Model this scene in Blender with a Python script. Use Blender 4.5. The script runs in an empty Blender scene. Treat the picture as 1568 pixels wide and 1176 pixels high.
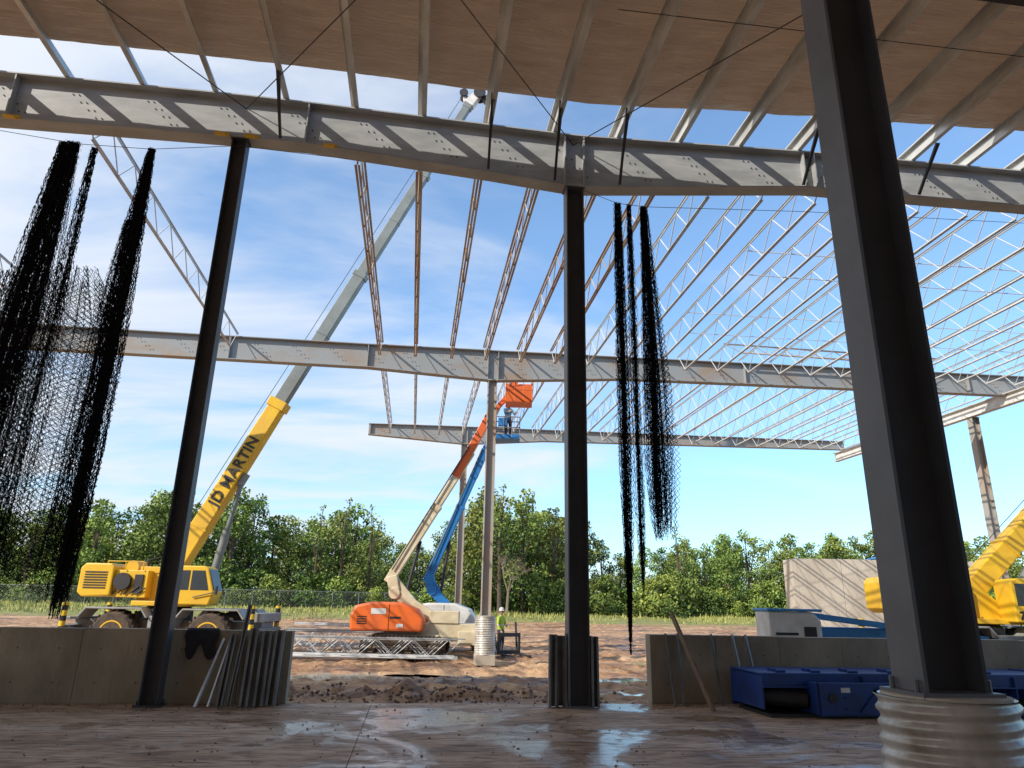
import bpy, math, random
import numpy as np
from mathutils import Vector, Matrix, noise
random.seed(7); rng=np.random.default_rng(7)
S=bpy.context.scene
C=S.collection
TH=math.radians(7.5); cT,sT=math.cos(TH),math.sin(TH)
CX,CY,CZ=-2.81,-12.21,1.6
def site(Xc,Yd):
    return (CX+Xc*cT+Yd*sT, CY-Xc*sT+Yd*cT)
# ---------------------------------------------------------------- materials
def mat(name,c1,c2=None,scale=3.0,rough=.6,metal=0.0,bump=0.0,stretch=(1,1,1),rough2=None,detail=6,lo=.35,hi=.65,bscale=None,spec=None):
    m=bpy.data.materials.new(name); m.use_nodes=True
    nt=m.node_tree; N=nt.nodes; L=nt.links
    b=N['Principled BSDF']
    b.inputs['Roughness'].default_value=rough; b.inputs['Metallic'].default_value=metal
    if spec is not None: b.inputs['Specular IOR Level'].default_value=spec
    c2=c2 or tuple(x*.7 for x in c1)
    tc=N.new('ShaderNodeTexCoord'); mp=N.new('ShaderNodeMapping'); mp.inputs['Scale'].default_value=stretch
    L.new(tc.outputs['Object'],mp.inputs['Vector'])
    n=N.new('ShaderNodeTexNoise'); n.inputs['Scale'].default_value=scale; n.inputs['Detail'].default_value=detail
    n.inputs['Roughness'].default_value=.62
    L.new(mp.outputs[0],n.inputs['Vector'])
    r=N.new('ShaderNodeValToRGB'); r.color_ramp.elements[0].position=lo; r.color_ramp.elements[1].position=hi
    r.color_ramp.elements[0].color=(*c1,1); r.color_ramp.elements[1].color=(*c2,1)
    L.new(n.outputs[0],r.inputs[0]); L.new(r.outputs[0],b.inputs['Base Color'])
    if rough2 is not None:
        mr=N.new('ShaderNodeMapRange'); mr.inputs['From Min'].default_value=lo; mr.inputs['From Max'].default_value=hi
        mr.inputs['To Min'].default_value=rough; mr.inputs['To Max'].default_value=rough2
        L.new(n.outputs[0],mr.inputs[0]); L.new(mr.outputs[0],b.inputs['Roughness'])
    if bump:
        n2=N.new('ShaderNodeTexNoise'); n2.inputs['Scale'].default_value=bscale or scale*4; n2.inputs['Detail'].default_value=8
        L.new(mp.outputs[0],n2.inputs['Vector'])
        bp=N.new('ShaderNodeBump'); bp.inputs['Strength'].default_value=bump; bp.inputs['Distance'].default_value=.05
        L.new(n2.outputs[0],bp.inputs['Height']); L.new(bp.outputs[0],b.inputs['Normal'])
    return m
M={}
M['girder']=mat('girder_paint',(.42,.43,.43),(.29,.305,.31),2.2,.5,bump=.05,stretch=(.5,1,2))
M['girder2']=mat('girder_paint_dusty',(.30,.31,.31),(.33,.22,.14),.55,.55,bump=.05,stretch=(1,1,2),lo=.48,hi=.72)
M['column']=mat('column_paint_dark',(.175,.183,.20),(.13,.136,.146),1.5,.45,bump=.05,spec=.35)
M['columnd']=mat('column_black_and_shade',(.07,.073,.082),(.05,.052,.058),1.5,.45,bump=.05,spec=.35)  # darker column paint; on webs and right flanges its tone is painted-in shade
M['column2']=mat('column_paint_far',(.36,.34,.31),(.40,.26,.15),.7,.55,stretch=(1,1,.4),lo=.45,hi=.65)
M['galv']=mat('galvanised_steel',(.42,.44,.45),(.30,.31,.32),6,.38,.6)
M['purlin']=mat('purlin_steel',(.70,.70,.67),(.46,.44,.40),2,.4,.3,stretch=(1,.4,1))
M['joist']=mat('joist_primer',(.62,.64,.65),(.46,.47,.47),1.2,.5,.05)
M['joist_brown']=mat('joist_primer_brown',(.55,.50,.44),(.36,.22,.12),.6,.6,stretch=(1,.6,1),lo=.4,hi=.6)  # pale primer mottled with brown
M['dark']=mat('dark_steel',(.03,.03,.033),(.018,.018,.02),3,.5)
M['rubber']=mat('rubber',(.035,.03,.028),(.12,.08,.05),5,.85)
M['yellow']=mat('yellow_paint',(.80,.50,.02),(.66,.38,.03),1.2,.33,bump=.02,rough2=.5,detail=10)
M['orange']=mat('orange_paint',(.80,.15,.02),(.62,.13,.04),1.6,.4,detail=10)
M['cream']=mat('cream_paint',(.70,.62,.44),(.50,.41,.27),1.8,.45,detail=10)
M['blue']=mat('blue_paint',(.02,.20,.52),(.02,.15,.40),2,.4)
M['dblue']=mat('dark_blue_paint',(.012,.055,.26),(.013,.035,.14),2.2,.42,bump=.03,detail=10)
M['white']=mat('white_paint',(.75,.75,.73),(.55,.53,.49),2,.45)
M['greyboom']=mat('boom_grey_paint',(.21,.235,.235),(.15,.17,.165),1.2,.45)
M['fender']=mat('fender_grey',(.30,.32,.32),(.22,.20,.17),2,.5)
M['chassis']=mat('chassis_grey',(.22,.23,.24),(.14,.13,.12),2.5,.5)
M['glass']=mat('cab_glass',(.02,.025,.03),(.03,.035,.04),1,.06)
M['black']=mat('black_decal',(.015,.015,.015),(.02,.02,.02),3,.5)
M['wood']=mat('timber',(.26,.18,.12),(.15,.10,.065),3,.8,stretch=(6,6,.6),bump=.2)
M['tarp']=mat('blue_tarp',(.06,.30,.66),(.05,.22,.5),3,.5,bump=.4)
M['conc']=mat('wall_concrete',(.42,.36,.265),(.22,.19,.14),.9,.85,bump=.25,stretch=(1,1,.55),bscale=14,detail=10)
M['conc2']=mat('precast_concrete',(.58,.52,.43),(.40,.345,.27),.5,.85,bump=.15,stretch=(1,1,.5),detail=10)
M['bark']=mat('bark',(.12,.09,.065),(.07,.05,.035),4,.9,bump=.4)
M['tube']=mat('ribbed_tube',(.60,.58,.54),(.28,.24,.18),3,.32,.2,bump=.15,lo=.42,hi=.7,detail=10)
M['net']=mat('black_netting',(.006,.006,.007),(.010,.010,.011),5,.9,spec=.1)
M['strap']=mat('yellow_strap',(.75,.48,.03),(.65,.38,.03),5,.5)
M['skin']=mat('skin',(.45,.27,.19),(.40,.23,.16),5,.6)
M['fence']=mat('fence_wire',(.30,.31,.32),(.22,.22,.23),4,.5,.5)
M['bolt']=mat('bolt_dark',(.04,.04,.045),(.03,.03,.03),4,.5,.3)
M['clad']=mat('unseen_wall_cladding',(.55,.53,.50),(.45,.43,.40),1,.7)
def stripe_mat():
    m=bpy.data.materials.new('hazard_stripe'); m.use_nodes=True; nt=m.node_tree; N=nt.nodes;L=nt.links
    tc=N.new('ShaderNodeTexCoord'); w=N.new('ShaderNodeTexWave'); w.bands_direction='Z'; w.inputs['Scale'].default_value=.9
    L.new(tc.outputs['Object'],w.inputs[0]); r=N.new('ShaderNodeValToRGB'); r.color_ramp.interpolation='CONSTANT'
    r.color_ramp.elements[0].color=(.75,.5,.02,1); r.color_ramp.elements[1].color=(.02,.02,.02,1); r.color_ramp.elements[1].position=.5
    L.new(w.outputs[0],r.inputs[0]); L.new(r.outputs[0],N['Principled BSDF'].inputs['Base Color']); return m
M['stripe']=stripe_mat()
def leaf_mat(name,a,b):
    m=bpy.data.materials.new(name); m.use_nodes=True; nt=m.node_tree; N=nt.nodes;L=nt.links
    p=N['Principled BSDF']; p.inputs['Roughness'].default_value=.6; p.inputs['Specular IOR Level'].default_value=.3
    g=N.new('ShaderNodeNewGeometry'); oi=N.new('ShaderNodeObjectInfo')
    r=N.new('ShaderNodeValToRGB'); r.color_ramp.elements[0].color=(*a,1); r.color_ramp.elements[1].color=(*b,1)
    L.new(g.outputs['Random Per Island'],r.inputs[0])
    h=N.new('ShaderNodeHueSaturation'); mr=N.new('ShaderNodeMapRange'); mr.inputs['To Min'].default_value=.46; mr.inputs['To Max'].default_value=.515
    L.new(oi.outputs['Random'],mr.inputs[0]); L.new(mr.outputs[0],h.inputs['Hue']); L.new(r.outputs[0],h.inputs['Color'])
    mv=N.new('ShaderNodeMapRange'); mv.inputs['To Min'].default_value=.85; mv.inputs['To Max'].default_value=1.6
    mm=N.new('ShaderNodeMath'); mm.operation='FRACT'; m2=N.new('ShaderNodeMath'); m2.operation='MULTIPLY'; m2.inputs[1].default_value=7.31
    L.new(oi.outputs['Random'],m2.inputs[0]); L.new(m2.outputs[0],mm.inputs[0]); L.new(mm.outputs[0],mv.inputs[0]); L.new(mv.outputs[0],h.inputs['Value'])
    L.new(h.outputs[0],p.inputs['Base Color'])
    return m
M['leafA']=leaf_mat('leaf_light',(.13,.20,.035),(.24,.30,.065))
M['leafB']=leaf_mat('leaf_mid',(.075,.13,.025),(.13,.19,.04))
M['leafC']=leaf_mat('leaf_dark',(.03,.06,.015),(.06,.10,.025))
M['grass']=leaf_mat('grass_blades',(.16,.19,.045),(.34,.32,.10))
# ---------------------------------------------------------------- mesh builder
class MB:
    def __init__(s): s.v=[];s.f=[]
    def add(s,vs,fs):
        o=len(s.v); s.v+= [tuple(v) for v in vs]; s.f+=[tuple(i+o for i in f) for f in fs]
    def box(s,x0,x1,y0,y1,z0,z1):
        s.add([(x0,y0,z0),(x1,y0,z0),(x1,y1,z0),(x0,y1,z0),(x0,y0,z1),(x1,y0,z1),(x1,y1,z1),(x0,y1,z1)],
              [(3,2,1,0),(4,5,6,7),(0,1,5,4),(1,2,6,5),(2,3,7,6),(3,0,4,7)])
    def prism(s,poly,y0,y1):   # poly in xz
        n=len(poly); vs=[(x,y0,z) for x,z in poly]+[(x,y1,z) for x,z in poly]
        fs=[tuple(range(n)),tuple(range(2*n-1,n-1,-1))]+[(i,i+n,(i+1)%n+n,(i+1)%n) for i in range(n)]
        s.add(vs,fs)
    def beam(s,p,q,w,h,w2=None,h2=None,up=(0,0,1)):
        p=Vector(p);q=Vector(q); d=(q-p).normalized(); u=Vector(up)
        if abs(d.dot(u))>.98: u=Vector((0,1,0))
        r=d.cross(u).normalized(); u=r.cross(d)
        w2=w if w2 is None else w2; h2=h if h2 is None else h2
        vs=[p-r*w/2-u*h/2,p+r*w/2-u*h/2,p+r*w/2+u*h/2,p-r*w/2+u*h/2,q-r*w2/2-u*h2/2,q+r*w2/2-u*h2/2,q+r*w2/2+u*h2/2,q-r*w2/2+u*h2/2]
        s.add(vs,[(0,1,2,3),(7,6,5,4),(0,4,5,1),(1,5,6,2),(2,6,7,3),(3,7,4,0)])
    def cyl(s,p,q,r,r2=None,n=12,caps=True):
        p=Vector(p);q=Vector(q); d=(q-p).normalized(); u=Vector((0,0,1))
        if abs(d.z)>.95: u=Vector((1,0,0))
        a=d.cross(u).normalized(); b=a.cross(d); r2=r if r2 is None else r2
        vs=[p+(a*math.cos(2*math.pi*i/n)+b*math.sin(2*math.pi*i/n))*r for i in range(n)]
        vs+=[q+(a*math.cos(2*math.pi*i/n)+b*math.sin(2*math.pi*i/n))*r2 for i in range(n)]
        fs=[(i,(i+1)%n,(i+1)%n+n,i+n) for i in range(n)]
        if caps: fs+=[tuple(range(n-1,-1,-1)),tuple(range(n,2*n))]
        s.add(vs,fs)
    def lathe(s,prof,cx,cy,n=32,axis='z'):
        vs=[];m=len(prof)
        for r,z in prof:
            for i in range(n):
                a=2*math.pi*i/n+.0001
                vs.append((cx+r*math.cos(a),cy+r*math.sin(a),z) if axis=='z' else (cx+r*math.cos(a),z,cy+r*math.sin(a)))
        fs=[(j*n+i,j*n+(i+1)%n,(j+1)*n+(i+1)%n,(j+1)*n+i) for j in range(m-1) for i in range(n)]
        fs+=[tuple(range(n-1,-1,-1)),tuple(range((m-1)*n,m*n))]
        s.add(vs,fs)
    def mesh(s,name,mt,smooth=False):
        me=bpy.data.meshes.new(name); me.from_pydata(s.v,[],s.f); me.update()
        for m_ in (mt if isinstance(mt,list) else [mt]): me.materials.append(m_)
        import bmesh
        bm=bmesh.new(); bm.from_mesh(me); bmesh.ops.recalc_face_normals(bm,faces=bm.faces); bm.to_mesh(me); bm.free()
        if smooth:
            for p in me.polygons: p.use_smooth=True
        return me
    def obj(s,name,mt,parent=None,bevel=0,smooth=False,loc=None,rz=None):
        o=bpy.data.objects.new(name,s.mesh(name,mt,smooth)); C.objects.link(o)
        if parent: o.parent=parent
        if loc: o.location=loc
        if rz is not None: o.rotation_euler[2]=rz
        if bevel:
            b=o.modifiers.new('b','BEVEL'); b.width=bevel; b.segments=2; b.limit_method='ANGLE'; b.angle_limit=.7
        return o
def empty(name,loc=(0,0,0),rz=0):
    e=bpy.data.objects.new(name,None); C.objects.link(e); e.location=loc; e.rotation_euler[2]=rz; e.empty_display_size=.3; return e
def interp(x,pts,k):
    xs=[p[0] for p in pts]; ys=[p[k] for p in pts]; return float(np.interp(x,xs,ys))
# ---------------------------------------------------------------- ground
PUD=[(-5.0,9.2,2.6,1.0),(3.4,8.7,1.6,1.3),(-1.0,9.8,1.8,.5),(-7.5,14,2.5,.8),(5.5,15,2.5,.7),(2.6,5.6,1.5,.6),(-3.2,6.2,1.3,.35),(1.5,12.2,2.0,.5)]
def gz(x,y):
    if y<.4: z=-.35
    elif y<5: z=-.05-.35*(y-.4)/4.6
    elif y<45: z=-.4
    elif y<75: z=-.4+1.1*(y-45)/30
    else: z=.7
    if y>.4 and y<60 and abs(x)<45:
        f=min(1,(y-.4)/1.5)
        z+=f*(.09*noise.noise(Vector((x*.45,y*.6,1)))+.09*noise.noise(Vector((x*1.7,y*2.2,4)))+.07*noise.noise(Vector((x*4,y*4,7))))
        w_=y+.22*x+1.2*noise.noise(Vector((x*.12,y*.12,3)))
        for c_ in (6.5,8.4,11.5,13.4,17.5,19.4,24,26,33,35):
            dd=abs(w_-c_); 
            if dd<.7: z+=f*(-.11*math.exp(-(dd/.22)**2)+.06*math.exp(-((dd-.42)/.14)**2))
        if 1.0<y<4.2 and -5.5<x<6:
            e=max(0,1-abs(y-2.6)/1.6); z+=e*.13*(1+1.6*noise.noise(Vector((x*2.3,y*2.5,9)))+1.2*noise.noise(Vector((x*6,y*6,2))))*(1 if x<.5 else .25)
        for px,py,rx,ry in PUD:
            d=((x-px)/rx)**2+((y-py)/ry)**2
            if d<4: z-=.14*math.exp(-d*.8)
    return z
xs=[-3000,-900,-300,-120,-70]+list(np.arange(-45,-14,.4))+list(np.arange(-14,16,.16))+list(np.arange(16,45.01,.4))+[70,120,300,900,3000]
ys=[-3000,-300,-60,-20,0,.35]+list(np.arange(.5,30,.16))+list(np.arange(30,80,.8))+[85,95,110,150,300,900,4000]
V=[(x,y,gz(x,y)) for y in ys for x in xs]; nx=len(xs)
F=[(j*nx+i,j*nx+i+1,(j+1)*nx+i+1,(j+1)*nx+i) for j in range(len(ys)-1) for i in range(nx-1)]
me=bpy.data.meshes.new('ground'); me.from_pydata(V,[],F); me.update()
for p in me.polygons: p.use_smooth=True
g=bpy.data.objects.new('ground',me); C.objects.link(g)
def ground_mat():
    m=bpy.data.materials.new('mud_and_grass'); m.use_nodes=True; nt=m.node_tree;N=nt.nodes;L=nt.links;b=N['Principled BSDF']
    tc=N.new('ShaderNodeTexCoord')
    def nz(s,d=8,st=(1,1,1)):
        mp=N.new('ShaderNodeMapping'); mp.inputs['Scale'].default_value=st; L.new(tc.outputs['Object'],mp.inputs[0])
        n=N.new('ShaderNodeTexNoise'); n.inputs['Scale'].default_value=s; n.inputs['Detail'].default_value=d; n.inputs['Roughness'].default_value=.65; L.new(mp.outputs[0],n.inputs[0]); return n
    n1=nz(.35,10,(.45,2.0,1)); r=N.new('ShaderNodeValToRGB'); e=r.color_ramp.elements
    e[0].position=.36; e[0].color=(.16,.085,.045,1); e[1].position=.66; e[1].color=(.64,.43,.25,1)
    k=e.new(.49); k.color=(.44,.245,.125,1)
    L.new(n1.outputs[0],r.inputs[0])
    n2=nz(3,10); r2=N.new('ShaderNodeValToRGB'); r2.color_ramp.elements[0].position=.32;r2.color_ramp.elements[0].color=(.42,.39,.37,1);r2.color_ramp.elements[1].position=.58;r2.color_ramp.elements[1].color=(1.1,1.1,1.1,1)
    L.new(n2.outputs[0],r2.inputs[0])
    mu=N.new('ShaderNodeMix'); mu.data_type='RGBA'; mu.blend_type='MULTIPLY'; mu.inputs[0].default_value=1; L.new(r.outputs[0],mu.inputs[6]); L.new(r2.outputs[0],mu.inputs[7])
    sp=N.new('ShaderNodeSeparateXYZ'); L.new(tc.outputs['Object'],sp.inputs[0])
    ns=nz(.12,6); ad=N.new('ShaderNodeMath'); ad.operation='MULTIPLY_ADD'; ad.inputs[1].default_value=22; L.new(ns.outputs[0],ad.inputs[0]); L.new(sp.outputs[1],ad.inputs[2])
    mr=N.new('ShaderNodeMapRange'); mr.inputs['From Min'].default_value=64; mr.inputs['From Max'].default_value=68; L.new(ad.outputs[0],mr.inputs[0])
    gr=N.new('ShaderNodeValToRGB'); gr.color_ramp.elements[0].color=(.15,.18,.04,1); gr.color_ramp.elements[1].color=(.34,.31,.10,1); gr.color_ramp.elements[0].position=.35; gr.color_ramp.elements[1].position=.65
    n4=nz(.8,8); L.new(n4.outputs[0],gr.inputs[0])
    mx=N.new('ShaderNodeMix'); mx.data_type='RGBA'; L.new(mr.outputs[0],mx.inputs[0]); L.new(mu.outputs[2],mx.inputs[6]); L.new(gr.outputs[0],mx.inputs[7])
    L.new(mx.outputs[2],b.inputs['Base Color'])
    rr=N.new('ShaderNodeMapRange'); rr.inputs['From Min'].default_value=.38; rr.inputs['From Max'].default_value=.50; rr.inputs['To Min'].default_value=.22; rr.inputs['To Max'].default_value=.85
    L.new(n1.outputs[0],rr.inputs[0]); L.new(rr.outputs[0],b.inputs['Roughness'])
    bp=N.new('ShaderNodeBump'); bp.inputs['Strength'].default_value=.8; bp.inputs['Distance'].default_value=.08; n5=nz(6,10); L.new(n5.outputs[0],bp.inputs['Height']); L.new(bp.outputs[0],b.inputs['Normal'])
    return m
me.materials.append(ground_mat())
w=bpy.data.materials.new('muddy_water'); w.use_nodes=True; nt=w.node_tree; b=nt.nodes['Principled BSDF']; b.inputs['Base Color'].default_value=(.50,.37,.25,1); b.inputs['Roughness'].default_value=.06; b.inputs['IOR'].default_value=1.6
n_=nt.nodes.new('ShaderNodeTexNoise'); n_.inputs['Scale'].default_value=9; bp=nt.nodes.new('ShaderNodeBump'); bp.inputs['Strength'].default_value=.08; bp.inputs['Distance'].default_value=.02; nt.links.new(n_.outputs[0],bp.inputs['Height']); nt.links.new(bp.outputs[0],b.inputs['Normal'])
for px,py,rx,ry in PUD:
    mb=MB(); mb.add([(px+rx*1.4*math.cos(a),py+ry*1.4*math.sin(a),-.45) for a in np.arange(0,6.28,.2618)],[tuple(range(24))]); mb.obj('puddle',w)
def slab_mat():
    m=bpy.data.materials.new('muddy_slab'); m.use_nodes=True; nt=m.node_tree;N=nt.nodes;L=nt.links;b=N['Principled BSDF']
    tc=N.new('ShaderNodeTexCoord')
    def nz(s,d=8,st=(1,1,1),dist=0,rot=0):
        mp=N.new('ShaderNodeMapping'); mp.inputs['Scale'].default_value=st; mp.inputs['Rotation'].default_value=(0,0,rot); L.new(tc.outputs['Object'],mp.inputs[0])
        n=N.new('ShaderNodeTexNoise'); n.inputs['Scale'].default_value=s; n.inputs['Detail'].default_value=d; n.inputs['Distortion'].default_value=dist; n.inputs['Roughness'].default_value=.62; L.new(mp.outputs[0],n.inputs[0]); return n
    n1=nz(.7,12,(.8,1.8,1),.4); r=N.new('ShaderNodeValToRGB'); e=r.color_ramp.elements
    e[0].position=.34; e[0].color=(.30,.19,.12,1); e[1].position=.66; e[1].color=(.60,.46,.34,1); k=e.new(.5); k.color=(.46,.315,.21,1)
    L.new(n1.outputs[0],r.inputs[0])
    n2=nz(5,14,(.5,2.2,1),.8,.25); r2=N.new('ShaderNodeValToRGB'); r2.color_ramp.elements[0].position=.38;r2.color_ramp.elements[0].color=(.48,.40,.33,1);r2.color_ramp.elements[1].position=.56;r2.color_ramp.elements[1].color=(1.12,1.1,1.06,1)
    L.new(n2.outputs[0],r2.inputs[0])
    mu=N.new('ShaderNodeMix'); mu.data_type='RGBA'; mu.blend_type='MULTIPLY'; mu.inputs[0].default_value=1; L.new(r.outputs[0],mu.inputs[6]); L.new(r2.outputs[0],mu.inputs[7]); L.new(mu.outputs[2],b.inputs['Base Color'])
    n3=nz(.6,12,(1,1,1),.8); rr=N.new('ShaderNodeMapRange'); rr.inputs['From Min'].default_value=.43; rr.inputs['From Max'].default_value=.51; rr.inputs['To Min'].default_value=.15; rr.inputs['To Max'].default_value=.7
    L.new(n3.outputs[0],rr.inputs[0]); L.new(rr.outputs[0],b.inputs['Roughness']); b.inputs['Specular IOR Level'].default_value=.45
    n6=nz(18,8); ad=N.new('ShaderNodeMath'); ad.operation='MULTIPLY_ADD'; ad.inputs[1].default_value=.35; L.new(n6.outputs[0],ad.inputs[0]); L.new(n2.outputs[0],ad.inputs[2])
    bp=N.new('ShaderNodeBump'); bp.inputs['Distance'].default_value=.03; L.new(rr.outputs[0],bp.inputs['Strength']); L.new(ad.outputs[0],bp.inputs['Height']); L.new(bp.outputs[0],b.inputs['Normal'])
    return m
mb=MB()
mb.box(-40,-3.37,-40,.42,-.3,0); mb.box(-3.362,8,-40,.42,-.3,-.0); mb.box(8.008,40,-40,.42,-.3,0)
mb.obj('concrete_floor_slab',slab_mat())
mb=MB()
for i in range(2200):
    q=random.random()
    if q<.3: x,y=random.uniform(-9,9),random.uniform(-7,.3)
    elif q<.7: x,y=random.uniform(-5,1),random.gauss(2.4,.8)
    elif q<.8: x,y=random.choice([random.uniform(-9,-4.8),random.uniform(1.5,8)]),random.gauss(.1,.12)
    else: x,y=random.uniform(-9,9),random.uniform(.6,14)
    if y>.26 and (x<-4.7 or x>1.4) and y<.75: continue
    r=random.uniform(.006,.02)*(1 if y<.4 else 2.6); z=0 if y<.4 else gz(x,y)
    vs=[Vector((random.uniform(.6,1.2)*a,random.uniform(.6,1.2)*b_,random.uniform(.5,.9)*c))*r+Vector((x,y,z+r*.2)) for a,b_,c in [(1,0,0),(-1,0,0),(0,1,0),(0,-1,0),(0,0,1),(0,0,-1)]]
    mb.add(vs,[(0,2,4),(2,1,4),(1,3,4),(3,0,4),(2,0,5),(1,2,5),(3,1,5),(0,3,5)])
mb.obj('mud_clods',mat('clod',(.20,.125,.08),(.10,.062,.04),3,.8))
# ---------------------------------------------------------------- steel frame
def flange(mb,pts,k,y,w,t,sgn):
    for a,b_ in zip(pts[:-1],pts[1:]):
        x0,x1=a[0],b_[0]; z0,z1=a[k],b_[k]
        mb.add([(x0,y-w/2,z0),(x1,y-w/2,z1),(x1,y+w/2,z1),(x0,y+w/2,z0),(x0,y-w/2,z0+sgn*t),(x1,y-w/2,z1+sgn*t),(x1,y+w/2,z1+sgn*t),(x0,y+w/2,z0+sgn*t)],
               [(0,1,2,3),(7,6,5,4),(0,4,5,1),(1,5,6,2),(2,6,7,3),(3,7,4,0)])
def girder(y,pts,m,stiff,w=.34):
    e=empty('steel_girder',(0,0,0))
    mb=MB()
    for a,b_ in zip(pts[:-1],pts[1:]):
        mb.prism([(a[0],a[2]),(b_[0],b_[2]),(b_[0],b_[1]),(a[0],a[1])],y-.012,y+.012)
    mb.obj('web',m,e)
    mb=MB(); flange(mb,pts,1,y,w,.03,1); flange(mb,pts,2,y,w,.03,-1); mb.obj('flanges',m,e)
    mb=MB(); bo=MB()
    for x in stiff:
        zt=interp(x,pts,1); zb=interp(x,pts,2); mb.box(x-.012,x+.012,y-w/2+.01,y+w/2-.01,zb,zt)
    mb.obj('stiffeners',m,e)
    x=pts[0][0]+.4
    while x<pts[-1][0]:
        zt=interp(x,pts,1); zb=interp(x,pts,2); n=4
        for i in range(n):
            for dx in (0,.11):
                zz=zb+(zt-zb)*(.75-.5*i/(n-1)); xx=x+dx+.5*(i/(n-1))
                bo.cyl((xx,y-.03,zz),(xx,y-.012,zz),.013,n=6)
        x+=1.37
    bo.obj('bolts',M['bolt'],e)
    return e
G1=[(-24,11.0,10.0),(-11,11.08,10.1),(-6.7,11.13,10.2),(-5.4,11.12,10.2),(-1.75,11.05,9.96),(-.25,11.02,9.83),(.25,11.02,9.83),(5.15,11.23,10.36),(10.5,11.34,10.45),(24,11.45,10.5)]
G2=[(-26,10.7,9.88),(-11,10.8,9.95),(-5,10.85,9.98),(-.5,10.92,9.77),(0,10.92,9.77),(5,11.0,10.15),(22.8,11.33,10.5)]
G3=[(-5.7,10.8,10.25),(-.7,10.9,9.98),(-.2,10.9,9.98),(4,10.95,10.35),(22.2,11.2,10.75)]
Y2,Y3=13.0,25.3
girder(0,G1,M['girder'],[-10.9,-5.45,-.2,.2,5.15,5.4,-14,11.2])
girder(Y2,G2,M['girder2'],[-.45,-.05,-5.0,-10,5,10,15,20])
girder(Y3,G3,M['girder2'],[-.6,-.3,5,-5.6])
G0=[(-24,11.0,10.0),(24,11.4,10.4)]
girder(-8.5,G0,M['girder'],[0]); girder(-22,G0,M['girder'],[0])
def wcol(x,y,z0,z1,d,bf,m,name='steel_column'):
    e=empty(name,(x,y,0)); mb=MB(); t=.022
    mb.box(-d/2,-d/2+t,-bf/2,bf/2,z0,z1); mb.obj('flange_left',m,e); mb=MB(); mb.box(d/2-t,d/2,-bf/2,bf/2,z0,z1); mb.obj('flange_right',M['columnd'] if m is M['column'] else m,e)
    mb=MB(); mb.box(-d/2+t,d/2-t,-.008,.008,z0,z1); mb.obj('web',M['columnd'] if m is M['column'] else m,e)  # recess shade put into the colour of web and right flange
    mb=MB(); mb.box(-d/2-.05,d/2+.05,-bf/2-.05,bf/2+.05,z0-.03,z0); mb.box(-d/2-.03,d/2+.03,-bf/2-.02,bf/2+.02,z1,z1+.02)
    for xx in (-d/2-.025,d/2+.025):
        for yy in (-bf/2+.03,bf/2-.03): mb.cyl((xx,yy,z0),(xx,yy,z0+.06),.014,n=6)
    mb.obj('plates',m,e)
    return e
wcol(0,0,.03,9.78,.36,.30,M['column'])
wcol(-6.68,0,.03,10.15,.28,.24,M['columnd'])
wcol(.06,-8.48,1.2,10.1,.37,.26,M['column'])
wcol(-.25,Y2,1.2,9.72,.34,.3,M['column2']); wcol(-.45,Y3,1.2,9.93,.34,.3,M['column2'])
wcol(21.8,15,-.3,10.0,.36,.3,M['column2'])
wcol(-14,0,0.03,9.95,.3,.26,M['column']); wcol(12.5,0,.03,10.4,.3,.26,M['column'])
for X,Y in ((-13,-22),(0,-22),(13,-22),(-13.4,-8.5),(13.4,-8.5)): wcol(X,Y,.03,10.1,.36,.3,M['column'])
mb=MB(); mb.box(21.68,21.7,11,25.5,10.05,10.5); mb.box(21.55,21.83,11,25.5,10.5,10.53); mb.box(21.55,21.83,11,25.5,10.02,10.05); mb.obj('eave_beam',M['white'])
mb=MB(); mb.box(4.5,14,-5.2,-5.18,10.35,10.75); mb.box(4.5,14,-5.3,-5.08,10.33,10.35); mb.obj('roof_strut',M['dark'])
mb=MB(); x=-38
while x<38:
    mb.prism([(x,0),(x+.5,0),(x+.5,11.3),(x,11.3)],-38.1,-38.0); mb.prism([(x+.5,0),(x+.76,0),(x+.76,11.3),(x+.5,11.3)],-38.06,-38.04); x+=.76
mb.obj('unseen_back_wall',M['clad'])  # unseen wall behind the camera, added to hold back sky and bounce light
def pier(x,y,z0,z1,r,name,sq=True,dent=0):
    e=empty(name,(x,y,0)); mb=MB(); prof=[]; z=z0-.08; pit=.075
    while z<z1+.08:
        prof+=[(r,z),(r+.004,z+pit*.2),(r+.020,z+pit*.42),(r+.020,z+pit*.62),(r+.004,z+pit*.84)]; z+=pit
    n=60
    mb.lathe(prof,0,0,n); out=[]
    for vx,vy,vz in mb.v:
        ph=((math.atan2(vy,vx)-math.pi/2)%(2*math.pi))/(2*math.pi)
        zz=vz+pit*ph; f=1+dent*noise.noise(Vector((vx*3,vy*3,vz*3.5)))
        out.append((vx*f,vy*f,min(z1,max(z0,zz))))
    mb.v=out
    mb.obj('ribbed_form',M['tube'],e,smooth=True)
    m2=MB(); m2.lathe([(r-.02,z1-.3),(r-.02,z1+.012)],0,0,32); m2.obj('grout_top',M['conc2'],e)
    if sq:
        m2=MB(); m2.box(-r,r,-r,r,z0-.35,z0-.002); m2.obj('footing',M['conc2'],e,bevel=.02)
pier(.08,-8.48,0,1.17,.33,'concrete_pier',False,.06)
pier(-.25,Y2,-.05,1.17,.34,'concrete_pier'); pier(-.45,Y3,-.1,1.17,.34,'concrete_pier')
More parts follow.
